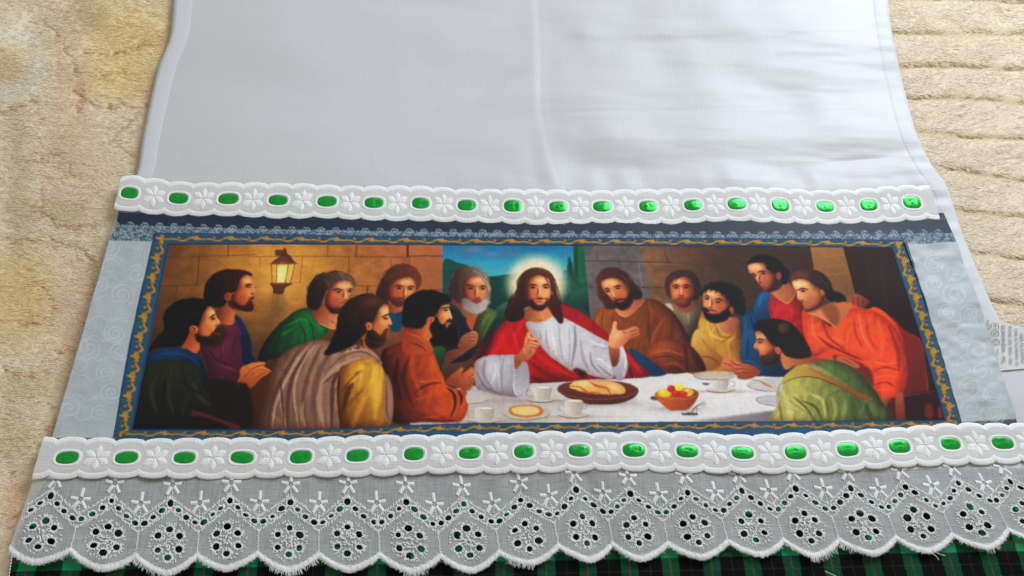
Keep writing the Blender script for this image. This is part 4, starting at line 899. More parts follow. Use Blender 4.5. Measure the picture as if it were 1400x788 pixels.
def cup(x, y, w, h, side):
    B(x + 4, y + h * .55, w * .36, 2.0, (140, 124, 114), .6)
    F([(x - w * .85, y + h * .42), (x, y + h * .22), (x + w * .85, y + h * .42), (x + w * .4, y + h * .62), (x - w * .4, y + h * .62)], (190, 178, 166), .5); S([(x - w * .85, y + h * .44), (x - w * .3, y + h * .62), (x + w * .3, y + h * .62), (x + w * .85, y + h * .44)], 1.4, (104, 84, 70), .9)
    F([(x - w * .48, y - h * .45), (x, y - h * .52), (x + w * .48, y - h * .45), (x + w * .42, y + h * .2), (x + w * .28, y + h * .45), (x - w * .28, y + h * .45), (x - w * .42, y + h * .2)], ((206, 196, 186), (x - w * .4, y), (164, 148, 136), (x + w * .45, y)), .4)
    F([(x - w * .46, y - h * .44), (x, y - h * .54), (x + w * .46, y - h * .44), (x, y - h * .34)], (226, 216, 204), .4); S([(x - w * .46, y - h * .44), (x, y - h * .35), (x + w * .46, y - h * .44)], .7, (140, 116, 96), .8)
    sx = x + side * w * .5
    S([(sx, y - h * .25), (sx + side * w * .3, y - h * .2), (sx + side * w * .28, y + h * .15), (sx, y + h * .2)], .9, (140, 120, 106), .9)
cup(515, 450, 135, 95, -1); cup(735, 550, 130, 110, -1); S("800,525 822,530 815,555 795,560", .9, (140, 120, 106), .9); cup(112, 595, 140, 95, -1)
B(400, 625, 34, 2.6, (140, 124, 116), .5)
F("225,580 270,550 400,540 540,550 580,575 540,610 420,630 300,625 240,605", (186, 174, 166), .5); S("228,585 300,622 420,632 540,612 578,580", 1.1, (110, 92, 82), .8)
m = F("285,555 320,535 400,527 490,535 525,570 500,600 420,615 340,608 295,590", (196, 110, 46), .5); F("300,555 340,542 420,536 480,548 495,575 460,595 380,600 320,585", (236, 196, 132), .9, .95, True, m)
F("-10,450 60,440 130,455 165,480 100,510 0,520", (190, 178, 170), .6); S("-10,520 80,515 150,490", 1.2, (120, 104, 94), .7)
T(860, 450, 5.083)
B(330, 555, 34, 4, (130, 116, 112), .6)
m = F("178,450 230,425 330,412 430,415 482,440 470,490 430,540 390,562 290,565 240,530 200,490", ((190, 96, 42), (260, 470), (122, 52, 28), (420, 550)), .5)
for x, y, rx, ry, c in ((245, 445, 9.5, 5.6, (236, 186, 40)), (345, 405, 7, 5.4, (240, 200, 50)), (410, 440, 8, 6, (224, 170, 40)), (292, 415, 5.6, 4.8, (176, 22, 26)), (330, 452, 6.5, 4.2, (186, 26, 26)), (383, 452, 4.4, 4, (196, 34, 30))):
    B(x, y, rx, ry, c, 1, 0, None, 4); B(x - 10, y - 10, rx * .35, ry * .35, (255, 236, 150) if c[1] > 100 else (236, 110, 96), .6)
F("180,455 230,478 330,486 430,480 482,448 470,492 430,542 390,563 290,566 240,532 200,492", ((186, 92, 44), (220, 500), (140, 62, 32), (440, 540)), .4); S("180,455 240,478 330,486 430,480 480,452", 1.0, (220, 138, 80), .6)
F("370,585 430,580 470,585 480,598 420,600 370,597", (84, 74, 66), .5); S("430,585 460,545 500,520", 2.2, (110, 100, 92), .9); B(512, 520, 4.5, 3.4, (150, 144, 138), .9); S("470,545 470,590", 1.2, (96, 86, 80), .8); F("145,480 170,466 200,485 190,496 160,492", (84, 80, 80), .5)
cup(635, 385, 120, 90, 1)
F("445,320 500,298 640,292 720,300 740,330 700,350 560,356 470,345", (176, 164, 158), .5, .9); F("490,316 560,305 690,306 660,324 540,330", (206, 170, 128), .8, .8); S("448,325 520,352 700,352", 1.0, (110, 92, 84), .8); F("505,378 540,374 562,382 530,392", (96, 90, 90), .5)
F("820,390 870,355 1040,340 1060,430 940,432 850,415", (184, 178, 178), .6); S("820,392 850,412 940,432 1030,434", 1.2, (110, 98, 94), .8); S("905,360 950,385 995,408", 3.2, (190, 120, 70), .95); S("850,352 905,362", 1.2, (130, 122, 118), .8)
F("880,490 930,465 1030,465 1030,535 960,530 900,510", (178, 172, 174), .6); S("930,466 885,490 920,520 1030,538", 1.1, (100, 92, 92), .8)
# ---- front man's shoulder again over the table edge
T(1010, 420, 4.378)
S("228,600 240,480 300,420", 2.2, (150, 140, 74), .7)

# ---- outside the picture: border, bands, damask
T(0, 0, 1)
IN_T = [(231, 334.5), (350, 334), (500, 334.5), (675, 335.5), (850, 336), (1030, 337), (1219, 339)]
IN_B = [(181, 587), (300, 587), (416, 587), (480, 585), (560, 580.5), (640, 578), (800, 577), (1000, 576), (1291, 574)]
IN_L = [(231, 334.5), (219, 395), (206.5, 460), (193, 525), (181, 587)]
IN_R = [(1219, 339), (1240, 404), (1261, 470), (1277, 525), (1291, 574)]
OUT_T = [(211, 319), (350, 320), (500, 323), (675, 325.5), (850, 326), (1030, 326.5), (1237, 328.5)]
OUT_B = [(154, 606), (300, 606), (480, 604), (640, 600), (800, 597), (1000, 597), (1200, 595), (1318, 590)]
OUT_L = [(211, 319), (195, 388), (178.5, 460), (165, 535), (154, 606)]
OUT_R = [(1237, 328.5), (1262, 404), (1283, 470), (1301, 530), (1318, 590)]
BT = [(155, 283), (280, 288), (400, 294), (650, 299), (850, 300), (1030, 298), (1295, 291)]
NL = [(155, 307), (350, 313), (500, 315.5), (675, 318), (850, 320), (1030, 321), (1160, 320), (1306, 318)]
LB = [(140, 328), (211, 331), (500, 336), (850, 338), (1100, 338), (1240, 335), (1312, 331)]
inpic = (PXX > np.interp(PYY, [p[1] for p in IN_L], [p[0] for p in IN_L])) & (PXX < np.interp(PYY, [p[1] for p in IN_R], [p[0] for p in IN_R])) & (PYY > polyline(IN_T, PXX)) & (PYY < polyline(IN_B, PXX))
inbor = (PXX > np.interp(PYY, [p[1] for p in OUT_L], [p[0] for p in OUT_L])) & (PXX < np.interp(PYY, [p[1] for p in OUT_R], [p[0] for p in OUT_R])) & (PYY > polyline(OUT_T, PXX)) & (PYY < polyline(OUT_B, PXX))
bt, nl, lb = polyline(BT, PXX), polyline(NL, PXX), polyline(LB, PXX)
navy = np.array([22, 40, 56.]) * (0.9 + 0.2 * fbm(PXX / 5, PYY / 5, 21, 2))[..., None]
navy[((PYY - (301 - (PXX - 950) * 0.006)) ** 2 < 0.7) & (PXX > 860)] = np.array([88, 108, 122.])
navy[((PYY - (290 + (PXX - 165) * 0.03)) ** 2 < 0.8) & (PXX < 275)] = np.array([74, 86, 98.])
lace = vnoise(PXX / .9, PYY / .8, 23) * 0.55 + vnoise(PXX / 2.6, PYY / 2.0, 25) * 0.45
lacec = np.array([62, 82, 96.]) * (1 - np.clip((lace - 0.36) * 2.6, 0, 1))[..., None] + np.array([150, 165, 172.]) * np.clip((lace - 0.36) * 2.6, 0, 1)[..., None]
dam = np.array([166, 174, 177.]) * (0.985 + 0.03 * fbm(PXX / 18, PYY / 18, 27, 2))[..., None]
out = np.where((PYY < nl)[..., None], navy, np.where((PYY < lb)[..., None], lacec, dam))
lowl = np.where(PXX < 700, 598.5, 577 - (PXX - 1318) * 0.06)
out = np.where((PYY > lowl)[..., None], lacec * 0.6, out)
blue = np.array([32, 76, 104.]) * (0.92 + 0.16 * fbm(PXX / 6, PYY / 6, 29, 2))[..., None]
KEEP = np.clip(CAN, 0, 1)
# brush texture: outlines wander a little, dye varies, shadows are rich
dx_ = ((fbm(PXX / 3.5, PYY / 3.5, 151, 2) - .5) * 1.1 * KS).round().astype(int); dy_ = ((fbm(PXX / 3.5, PYY / 3.5, 155, 2) - .5) * 1.1 * KS).round().astype(int)
KEEP = KEEP[np.clip(yy + dy_, 0, KH - 1), np.clip(xx + dx_, 0, KW - 1)]
KEEP = np.stack([_blur(np.ascontiguousarray(KEEP[..., i]), 0.8) for i in range(3)], -1)
KEEP = KEEP * (1 + 0.10 * (fbm(PXX / 4.5, PYY / 4.5, 159, 3) - .5))[..., None]
KEEP = KEEP - 0.20 * np.sin(2 * math.pi * np.clip(KEEP, 0, 1)) / (2 * math.pi)
KEEP[..., 2] *= 0.98 - 0.19 * np.clip((KEEP[..., 2] - KEEP[..., 0]) * 2.5, 0, 1)
KEEP = np.clip(KEEP, 0, 1)
CAN[:] = np.where(inbor[..., None], blue, out) / 255.0
# scallops of the printed lace
x = 158.0
while x < 1300:
    y = float(polyline(NL, x)); w = 10.3
    S([(x - w / 2, y + 2.5), (x - w * .3, y - 2.2), (x, y - 3.2), (x + w * .3, y - 2.2), (x + w / 2, y + 2.5)], 1.1, (162, 176, 184), .85, .5, None, False)
    F([(x - w / 2, y + 2.5), (x, y - 2.6), (x + w / 2, y + 2.5)], (90, 108, 122), .4, .55)
    S([(x - 2.4, y + 3), (x, y + .4), (x + 2.4, y + 3)], 1.0, (176, 188, 194), .8, .4, None, False); B(x + 4, y + 6.5, 1.8, 1.2, (30, 48, 62), .6); B(x - 2, y + 8, 2.2, 1.0, (172, 184, 190), .5)
    x += w * 1.95
# damask scrolls
def scroll(cx, cy, r, turns, a0, sgn, sq):
    r = r * rs.uniform(.7, 1.25); cx += rs.normal(0, 3); cy += rs.normal(0, 3); turns *= rs.uniform(.7, 1.1)
    t = np.linspace(0.12, 1, 26); ang = a0 + sgn * t * turns * 2 * math.pi
    S(np.stack([cx + r * t * np.cos(ang), cy + sq * r * t * np.sin(ang)], -1), r * 0.13 + .7, (190, 197, 199), .5, 1.0, None, False)
    S(np.stack([cx + 1.2 + r * t * np.cos(ang), cy + 1.2 + sq * r * t * np.sin(ang)], -1), .8, (132, 146, 153), .35, .8, None, False)
rs = np.random.default_rng(5)
for (row, y) in enumerate(np.arange(340, 600, 27)):
    xl, xr = float(np.interp(y, [328, 600], [146, 68])), float(np.interp(y, [328, 600], [205, 152]))
    for k, fx in enumerate((0.22, 0.72)):
        cx = xl + (xr - xl) * (fx + (0.08 if row % 2 else -0.04)); scroll(cx, y + 9 * k, 12.5 + 1.5 * (row % 3), 2.5, 1.2 * row + 2 * k, 1 if (row + k) % 2 else -1, 0.9)
    S([(xl + 4, y + 16), (xl + 18, y + 11), (xl + 30, y + 19), (xl + 44, y + 14)], 2.0, (188, 194, 192), .5, 1.1, None, False)
    xl, xr = float(np.interp(y, [335, 580], [1242, 1317])), float(np.interp(y, [335, 580], [1308, 1388]))
    for k, fx in enumerate((0.3, 0.74)):
        cx = xl + (xr - xl) * (fx + (0.06 if row % 2 else -0.06)); scroll(cx, y + 10 * k, 12.5 + 1.5 * (row % 3), 2.5, 0.9 * row + 2.4 * k, 1 if (row + k) % 2 else -1, 0.9)
    S([(xl + 8, y + 15), (xl + 22, y + 11), (xl + 36, y + 20), (xl + 52, y + 14)], 2.0, (188, 194, 192), .5, 1.1, None, False)
# gold scroll along the border
GO, GD, GL = (176, 122, 40), (116, 80, 34), (222, 166, 58)
def garland(line, unit, w, flip, y2=0.0):
    """leafy gold vine along a line of points"""
    p = np.array(line, float); Ls = np.r_[0, np.cumsum(np.hypot(*np.diff(p, axis=0).T))]; n = max(2, int(round(Ls[-1] / unit)))
    def at(s):
        s = np.clip(s, 0, Ls[-1]); q = np.array([np.interp(s, Ls, p[:, 0]), np.interp(s, Ls, p[:, 1])])
        e = np.array([np.interp(s + 1, Ls, p[:, 0]), np.interp(s + 1, Ls, p[:, 1])]) - np.array([np.interp(s - 1, Ls, p[:, 0]), np.interp(s - 1, Ls, p[:, 1])])
        e /= np.hypot(*e) + 1e-9; return q, e, np.array([-e[1], e[0]]) * flip
    u = Ls[-1] / n
    S(p, w * .55, (46, 66, 62), .6, 1.2, None, False)
    g_ = (w / 11) ** .8
    for i in range(n):
        pts = []
        for t in np.linspace(0, 1, 13):
            q, e, nn = at((i + t) * u); pts.append(q + nn * w * (0.30 * math.sin(math.pi * t) ** 1.5 - 0.12 + 0.10 * math.sin(4 * math.pi * t)))
        S(pts, 2.2 * g_, (150, 104, 38), .9, .7, None, False); S([a - np.array([0, .5]) for a in pts], 1.0, GL, .6, .5, None, False)
        q, e, nn = at(i * u)
        B(*(q - nn * w * .08), 2.9, 2.7, (196, 116, 34), .95, 0, None, 2); B(*(q - nn * w * .14), 1.3, 1.3, (250, 190, 70), .9)
        for sg in (-1, 1): S([q, q + e * sg * 3.2 + nn * w * .05, q + e * sg * 6.0 - nn * w * .12], 2.0 * g_, GO, .9, .6)
        S([q + nn * w * .2, q - nn * w * .42], 2.2 * g_, GO, .9, .6)
        q, e, nn = at((i + .5) * u); B(*(q - nn * w * .14), 2.2, 2.0, (176, 108, 40), .9, 0, None, 2); S([q - e * 2.4, q + nn * 1.6, q + e * 2.4], 1.1, GD, .8, .5)
        for t in (.25, .75):
            q, e, nn = at((i + t) * u); S([q + nn * w * .2, q - nn * w * .1, q - nn * w * .3 + e * 1.5], 2.0, (84, 98, 62), .8, .7)
def mid(a, b, n=40, f=.5):
    s = np.linspace(0, 1, n); return resample(a, s) * (1 - f) + resample(b, s) * f
garland(mid(OUT_T, IN_T), 48.5, 11, 1)
garland(mid(OUT_B, IN_B, 40, .66), 55, 11, 1)
garland(mid(OUT_L, IN_L), 27, 21, -1)
garland(mid(OUT_R, IN_R), 27, 21, 1)
for a, b in ((IN_T, OUT_T), (IN_B, OUT_B), (IN_L, OUT_L), (IN_R, OUT_R)):
    S(mid(a, b, 40, .04), 1.8, (14, 48, 86), .9, .6, None, False); S(mid(a, b, 40, .96), 2.0, (16, 56, 92), .9, .6, None, False)
CAN[:] = np.where(inpic[..., None], KEEP, CAN)
LIN = srgb2lin(np.clip(CAN * (0.975 + 0.05 * np.random.default_rng(3).random((KH, KW, 1))), 0, 1)).astype(np.float32)
def sheet(px, py):
    u = np.clip((px - KX0) * KS - .5, 0, KW - 1.01); v = np.clip((py - KY0) * KS - .5, 0, KH - 1.01)
    i = u.astype(int); j = v.astype(int); fu = (u - i)[..., None]; fv = (v - j)[..., None]
    c = (LIN[j, i] * (1 - fu) + LIN[j, i + 1] * fu) * (1 - fv) + (LIN[j + 1, i] * (1 - fu) + LIN[j + 1, i + 1] * fu) * fv
    return np.clip(c * PRINT_GAIN, 0, 0.95)
PRINT_GAIN = 1.18

# ------------------------------------------------------------------ the towel
towel = bpy.data.objects.new('dish_towel', None); COL.objects.link(towel)
towel.empty_display_size = 0.05
tag(towel, 'white cotton dish towel with printed supper picture, green-ribboned eyelet trim and lace edge', 'dish towel')

def patch(name, left, right, n, m, layer, mat, wr=False, cols=True, top=None, bottom=None, parent=None, lift=None):
    """cloth between a left and a right edge line (photo pixels), n across and m down; top/bottom give the edge's y over x"""
    t = np.linspace(0, 1, m); a = resample(left, t); b = resample(right, t)
    s = np.linspace(0, 1, n)[:, None]
    px = a[None, :, 0] * (1 - s) + b[None, :, 0] * s; py = a[None, :, 1] * (1 - s) + b[None, :, 1] * s
    if top is not None:
        e = polyline(top, px[:, 0]) - py[:, 0]; py = py + e[:, None] * (1 - t)[None]
    if bottom is not None:
        e = polyline(bottom, px[:, -1]) - py[:, -1]; py = py + e[:, None] * t[None]
    q = P(px, py, layer, wr)
    if lift is not None: q[..., 2] += lift(px, py, s, t[None])
    c = sheet(px, py).reshape(-1, 3) if cols else None
    return mesh_obj(name, q, grid_faces(n, m), mat, parent or towel, True, c)

# white body of the towel
CL0 = [(262, -330), (246, -90), (237, 0), (232, 48), (216, 90), (204, 140), (193, 195), (186, 236), (169, 262), (157, 300), (146, 330), (121, 430), (96, 520), (71, 598), (48, 652)]
CR0 = [(1176, -330), (1206, -90), (1215, 0), (1222, 50), (1240, 130), (1258, 190), (1281, 233), (1296, 253), (1316, 314), (1338, 368), (1362, 424), (1392, 470), (1425, 510), (1452, 560), (1485, 640)]
CL = [tuple(p) for p in spline(CL0, 6)]; CR = [tuple(p) for p in spline(CR0, 6)]
def cloth_edge(px, py, s, t):
    w = np.minimum(s, 1 - s) + 0 * t
    return -0.0012 * np.exp(-(w / 0.006) ** 2)
body = patch('cloth', CL, CR, 640, 560, 0.0, M_COTTON, True, False, lift=cloth_edge)
# turned side hems
def offs(line, d0, d1):
    return [(x + d0 + (d1 - d0) * 0, y) for x, y in line]
def hem_lift(px, py, s, t):
    return 0.0004 * (np.sin(math.pi * np.clip(s, 0.0, 1)) ** 0.5) - 0.00022 - 0.0007 * np.exp(-(s / 0.1) ** 2) + 0 * t
HL = [p for p in CL if p[1] < 262]
hem = patch('side_hem', [(x + 1.0, y) for x, y in HL], [(x + 27 - 0.012 * y, y) for x, y in HL], 22, 220, 0.00012, M_HEM, True, False, lift=hem_lift)
HR = [p for p in CR if p[1] < 268]
def hem_lift_r(px, py, s, t): return hem_lift(px, py, 1 - s, t)
hem2 = patch('side_hem', [(x - 22 - 0.02 * y, y) for x, y in HR], [(x - 1.0, y) for x, y in HR], 22, 220, 0.00012, M_HEM, True, False, lift=hem_lift_r)
HR2 = [(x - 1.0, y) for x, y in CR if y > 250]
hem3 = patch('side_hem', [(x - 24, y) for x, y in CR if y > 250], HR2, 22, 220, 0.00012, M_HEM, True, False, lift=hem_lift_r)
# running stitches of the hems
def stitch_bar(mb, a, b, w, h):
    """rounded thread between two points in space"""
    a = np.asarray(a, float); b = np.asarray(b, float); d = b - a; l = np.hypot(d[0], d[1]) + 1e-9
    n = np.array([-d[1], d[0], 0]) / l * w / 2; up = np.array([0, 0, h])
    m = (a + b) / 2
    v = [a, a * .75 + b * .25 - n, a * .75 + b * .25 + up, a * .75 + b * .25 + n, a * .25 + b * .75 - n, a * .25 + b * .75 + up, a * .25 + b * .75 + n, b]
    mb.add(v, [(0, 1, 2), (0, 2, 3), (1, 4, 5, 2), (2, 5, 6, 3), (4, 7, 5), (5, 7, 6)])
def stitch_line(name, line, pitch, parent, mat, layer, wr=True, w=0.00022):
    p = resample(line, np.linspace(0, 1, 400)); s = np.r_[0, np.cumsum(np.hypot(*np.diff(p, axis=0).T))]
    mb = MB(); k = 0.0
    ss = np.arange(0, s[-1] - pitch, pitch)
    A = P(np.interp(ss, s, p[:, 0]), np.interp(ss, s, p[:, 1]), layer, wr); e = ss + pitch * .68
    Bq = P(np.interp(e, s, p[:, 0]), np.interp(e, s, p[:, 1]), layer, wr)
    for a, b in zip(A, Bq): stitch_bar(mb, a, b, w, w * .6)
    return tag(mb.build(name, mat, parent), kind='stuff')
stitch_line('stitching', [(x + 24 - 0.012 * y, y) for x, y in HL], 5.0, hem, M_HEM, 0.00014)
stitch_line('stitching', [(x - 19 - 0.02 * y, y) for x, y in HR], 5.0, hem2, M_HEM, 0.00014)
stitch_line('stitching', [(x - 21, y) for x, y in CR if y > 250], 5.0, hem3, M_HEM, 0.00014)

# printed panel pieces
M_NAVY = printed('printed_navy_cotton', 0.6, 0.35, 0.05)
M_DAMASK = printed('printed_damask_cotton', 0.6, 0.4, 0.2)
BL = lambda c0, c1: (c0, c1)
def edge_from(curves, x): return [(x, float(polyline(c, x))) for c in curves]
band = patch('navy_band', [(163, 284), (159, 307)], [(1290, 291), (1302, 317)], 560, 16, 0.0008, M_NAVY, top=BT, bottom=[(a, b + 0.0) for a, b in NL])
lacep = patch('printed_lace_band', [(159, 306.5), (150, 328.5)], [(1302, 317), (1308, 332)], 1150, 26, 0.00085, M_PRINT, top=NL, bottom=LB)
def side_lift(px, py, s, t):
    r = np.clip((px - 600) / 600, 0.35, 1) * np.clip((586 - py) / 40, 0, 1)
    return r * (0.0015 * (vnoise(px / 24, py / 34, 101) - 0.12) + 0.0007 * (vnoise(px / 14, py / 9, 103) - 0.5))
tag(patch('damask_side', [(150, 328), (125, 415), (98, 508), (70, 602)], [(214, 326), (195, 398), (179, 470), (153, 604)], 90, 280, 0.0010, M_DAMASK, lift=side_lift), 'pale grey scroll-patterned side of the panel, left of the picture')
tag(patch('damask_side', [(1234, 330), (1262, 406), (1283, 472), (1318, 588)], [(1307, 331), (1322, 375), (1345, 433), (1366, 500), (1387, 565), (1393, 590)], 90, 280, 0.0010, M_DAMASK, lift=side_lift), 'pale grey scroll-patterned side of the panel, by the care label')
stitch_line('stitching', [(1300, 335), (1316, 378), (1338, 433), (1360, 502), (1380, 566)], 4.5, towel, M_HEM, 0.0009, False)
picture = patch('printed_picture', IN_L, IN_R, 1180, 300, 0.0013, M_PRINT, top=IN_T, bottom=IN_B)
tag(picture, 'printed picture of bearded robed figures seated along a white table')
# border: four mitred strips in one ring
def ring(name, outer, inner, layer):
    V, Fc, C, n0 = [], [], [], 0
    for (o, i, n) in zip(outer, inner, (1100, 1200, 300, 300)):
        s = np.linspace(0, 1, n); m = 17
        a = resample(o, s); b = resample(i, s); t = np.linspace(0, 1, m)[None, :, None]
        g = a[:, None] * (1 - t) + b[:, None] * t
        q = P(g[..., 0], g[..., 1], layer); q[..., 2] -= 0.0004 * np.exp(-(t[..., 0] / 0.05) ** 2)
        V.append(q.reshape(-1, 3)); Fc.append(grid_faces(n, m) + n0); C.append(sheet(g[..., 0], g[..., 1]).reshape(-1, 3)); n0 += n * m
    return mesh_obj(name, np.concatenate(V), np.concatenate(Fc), M_PRINT, picture, True, np.concatenate(C))
ring('picture_border', (OUT_T, OUT_B, OUT_L, OUT_R), (IN_T, IN_B, IN_L, IN_R), 0.0014)

# ------------------------------------------------------------------ eyelet trims with ribbon
def satin():
    m, nt, b = mat_new('green_satin')
    b.inputs['Base Color'].default_value = (0.014, 0.36, 0.045, 1)
    b.inputs['Metallic'].default_value = 0.45
    b.inputs['Roughness'].default_value = 0.33; b.inputs['Specular IOR Level'].default_value = 0.7
    b.inputs['Specular Tint'].default_value = (0.45, 1.0, 0.5, 1)
    b.inputs['Anisotropic'].default_value = 0.6
    tc = node(nt, 'ShaderNodeTexCoord'); mp = node(nt, 'ShaderNodeMapping'); mp.inputs['Scale'].default_value = (500, 2600, 500)
    nz = node(nt, 'ShaderNodeTexNoise'); nz.inputs['Scale'].default_value = 1; nz.inputs['Detail'].default_value = 3
    bp = node(nt, 'ShaderNodeBump'); bp.inputs['Strength'].default_value = 0.15; bp.inputs['Distance'].default_value = 0.0003
    nt.links.new(tc.outputs['Object'], mp.inputs[0]); nt.links.new(mp.outputs[0], nz.inputs['Vector']); nt.links.new(nz.outputs[0], bp.inputs['Height']); nt.links.new(bp.outputs[0], b.inputs['Normal'])
    return m
M_SATIN = satin()
class Trim:
    def __init__(s, centres, half, layer, u0, u1, seed):
        s.c = np.array(centres, float); s.h = half; s.layer = layer; s.u0 = u0; s.u1 = u1; s.n = len(centres); s.seed = seed
        s.sp = spline(s.c, 16); s.su = np.linspace(0, s.n - 1, len(s.sp))
        s.d0 = s.c[1] - s.c[0]; s.d1 = s.c[-1] - s.c[-2]
    def centre(s, u):
        u = np.asarray(u, float)
        x = np.interp(u, s.su, s.sp[:, 0]); y = np.interp(u, s.su, s.sp[:, 1])
        x = x + np.minimum(u, 0) * s.d0[0] + np.maximum(u - (s.n - 1), 0) * s.d1[0]
        y = y + np.minimum(u, 0) * s.d0[1] * .3 + np.maximum(u - (s.n - 1), 0) * s.d1[1] * .3
        return x, y
    def at(s, u, v, z=0.0):
        u = np.asarray(u, float); v = np.asarray(v, float)
        x, y = s.centre(u)
        # rows fan out slightly: the vertical follows the towel's vanishing direction
        lean = (x - 640) / 2010.0
        y = y + v * s.h * (1 + 0.03 * np.sin(u * 2.3 + s.seed)); x = x + v * s.h * lean
        q = P(x, y, s.layer)
        q[..., 2] += z - 0.0005 * np.clip(np.abs(v) - .6, 0, .5) / .4 + 0.0005 * (vnoise(u * 2.1 + s.seed, v * 1.5 + 7, 111) - 0.5)
        return q
def scal(u):
    f = np.abs(np.mod(u * 2 + 0.5, 1) - 0.5) * 2             # 0 at a bulge, 1 at a cusp
    return np.sqrt(np.clip(1 - (0.97 * f) ** 2, 0, 1))
def build_trim(label, centres, half, layer, u0, u1, seed, thin, cut=None):
    tr = Trim(centres, half, layer, u0, u1, seed)
    U = np.arange(u0, u1 + 1e-6, 1 / 48.0); n = len(U)
    # voile ground
    tt = np.linspace(-1, 1, 23)
    b = scal(U)
    uu, vv = np.meshgrid(U, tt, indexing='ij'); vv = vv * (0.74 + 0.2 * b)[:, None]
    ground = mesh_obj('eyelet_trim', tr.at(uu, vv, 0.0), grid_faces(n, 23), M_GROUND, towel)
    tag(ground, label)
    # satin-stitched scalloped edges, both sides
    mb_v, mb_f, off = [], [], 0
    prof_t = np.linspace(0, 1, 9); prof = np.sin(math.pi * prof_t) ** 0.4
    jag = 0.012 * (RNG.random(n) - 0.5)
    for sg in (-1, 1):
        vin = 0.42 + 0.29 * b; vout = 0.80 + 0.20 * b + jag
        if cut is not None: pass
        g = vin[:, None] * (1 - prof_t) + vout[:, None] * prof_t
        z = 0.00042 * prof[None] * (0.93 + 0.14 * RNG.random((n, 1))) - 0.0002
        mb_v.append(tr.at(np.repeat(U[:, None], 9, 1), sg * g, 0.0)); mb_v[-1][..., 2] += z
        mb_v[-1] = mb_v[-1].reshape(-1, 3); mb_f.append(grid_faces(n, 9) + off); off += n * 9
    e = mesh_obj('scalloped_edge', np.concatenate(mb_v), np.concatenate(mb_f), M_TRIM, ground)
    # fuzzy thread ends along the edges
    mb = MB()
    us = RNG.uniform(u0, u1, 260)
    for u in us:
        sg = RNG.choice([-1, 1]); v0 = (0.80 + 0.2 * scal(u)) * 0.97
        a = tr.at(u, sg * v0, 0.0003); c = tr.at(u + RNG.normal(0, .025), sg * (v0 + RNG.uniform(.02, .07)), 0.0001)
        stitch_bar(mb, a, c, 0.00010, 0.00008)
    tag(mb.build('edge_fuzz', M_TRIM, ground), kind='stuff')
    for k in range(tr.n):
        # worked rim of the slot
        th = np.linspace(0, 2 * math.pi, 40, endpoint=False)
        def sup(a, ex=2.6): return np.sign(np.cos(a)) * np.abs(np.cos(a)) ** (2 / ex), np.sign(np.sin(a)) * np.abs(np.sin(a)) ** (2 / ex)
        cx_, sy_ = sup(th)
        rr = np.linspace(0, 1, 7)
        jj = 1 + 0.03 * RNG.normal(size=40)
        wv, wh = RNG.uniform(.92, 1.08), RNG.uniform(.88, 1.08) * thin
        U_ = k + (0.19 * wv + 0.062 * rr[None] * jj[:, None]) * cx_[:, None]; V_ = (0.30 * wh + 0.135 * rr[None] * jj[:, None]) * sy_[:, None]
        q = tr.at(U_, V_, 0.0); q[..., 2] += 0.00036 * np.sin(math.pi * rr) ** .5 - 0.00012
        idx = np.arange(40 * 7).reshape(40, 7); nx_ = np.roll(idx, -1, 0)
        f = np.stack([idx[:, :-1], nx_[:, :-1], nx_[:, 1:], idx[:, 1:]], -1).reshape(-1, 4)
        mesh_obj('slot_rim', q, f, M_TRIM, ground)
        # ribbon showing through the slot
        nr = 9; rad = np.linspace(0, 1, nr)[1:]
        sk = RNG.normal(0, .05)
        U_ = k + 0.205 * wv * rad[None] * cx_[:, None]; V_ = (0.325 * wh * rad[None] * sy_[:, None]) + sk * rad[None] * cx_[:, None] * .4
        rel = rad[None] * cx_[:, None]
        hump = 0.00042 * (1 - np.clip(np.abs(rad[None] + 0 * rel), 0, 1) ** 3.5) - 0.0001
        rip = 0.00008 * np.sin(rel * RNG.uniform(4, 7) + RNG.uniform(0, 6) + 1.2 * V_) * RNG.uniform(.4, 1.2) + RNG.uniform(.4, 1.2) * 0.00035 * np.abs(vnoise(U_ * 20 + k * 3.7, V_ * 2 + k, 121 + seed) - .5)
        q = tr.at(U_, V_, 0.0); q[..., 2] += hump + rip * (1 - rad[None] ** 4)
        c0 = tr.at(np.array([float(k)]), np.array([0.0]), 0.0); c0[..., 2] += 0.0006
        V = np.concatenate([c0.reshape(-1, 3), q.reshape(-1, 3)])
        idx = np.arange(40 * (nr - 1)).reshape(40, nr - 1) + 1; nx_ = np.roll(idx, -1, 0)
        f = [[0, idx[i, 0], nx_[i, 0]] for i in range(40)] + np.stack([idx[:, :-1], idx[:, 1:], nx_[:, 1:], nx_[:, :-1]], -1).reshape(-1, 4).tolist()
        mesh_obj('ribbon', V, f, M_SATIN, ground)
    # six-petal flowers between the slots
    ks = [k + .5 for k in range(-1, tr.n) if u0 + .1 < k + .5 < u1 - .12]
    for u in ks:
        mb = MB()
        for j in range(6):
            a = math.radians(90 + 60 * j) + RNG.normal(0, .04)
            dx, dy = math.cos(a), math.sin(a)
            su, sv = 0.215, 0.62 if abs(dx) < .3 else 0.64
            L = 1.0 if abs(dx) > .3 else 0.96
            t = np.linspace(0.06, 1, 8); hw = np.sin(math.pi * np.clip(t, 0, 1) ** 1.35) * 0.24 + 0.014
            wv = np.linspace(-1, 1, 5)
            UU = u + su * (dx * L * t[:, None] * 1.12 - dy * hw[:, None] * wv[None] * 1.15); VV = sv * (dy * L * t[:, None] + dx * hw[:, None] * wv[None] * 1.15)
            q = tr.at(UU, VV, 0.0)
            q[..., 2] += 0.00034 * np.sqrt(np.clip(1 - wv[None] ** 2, 0, 1)) * np.sin(math.pi * np.clip(t[:, None], .05, .95)) ** .5 + 0.00003
            mb.add(q.reshape(-1, 3), grid_faces(8, 5).tolist())
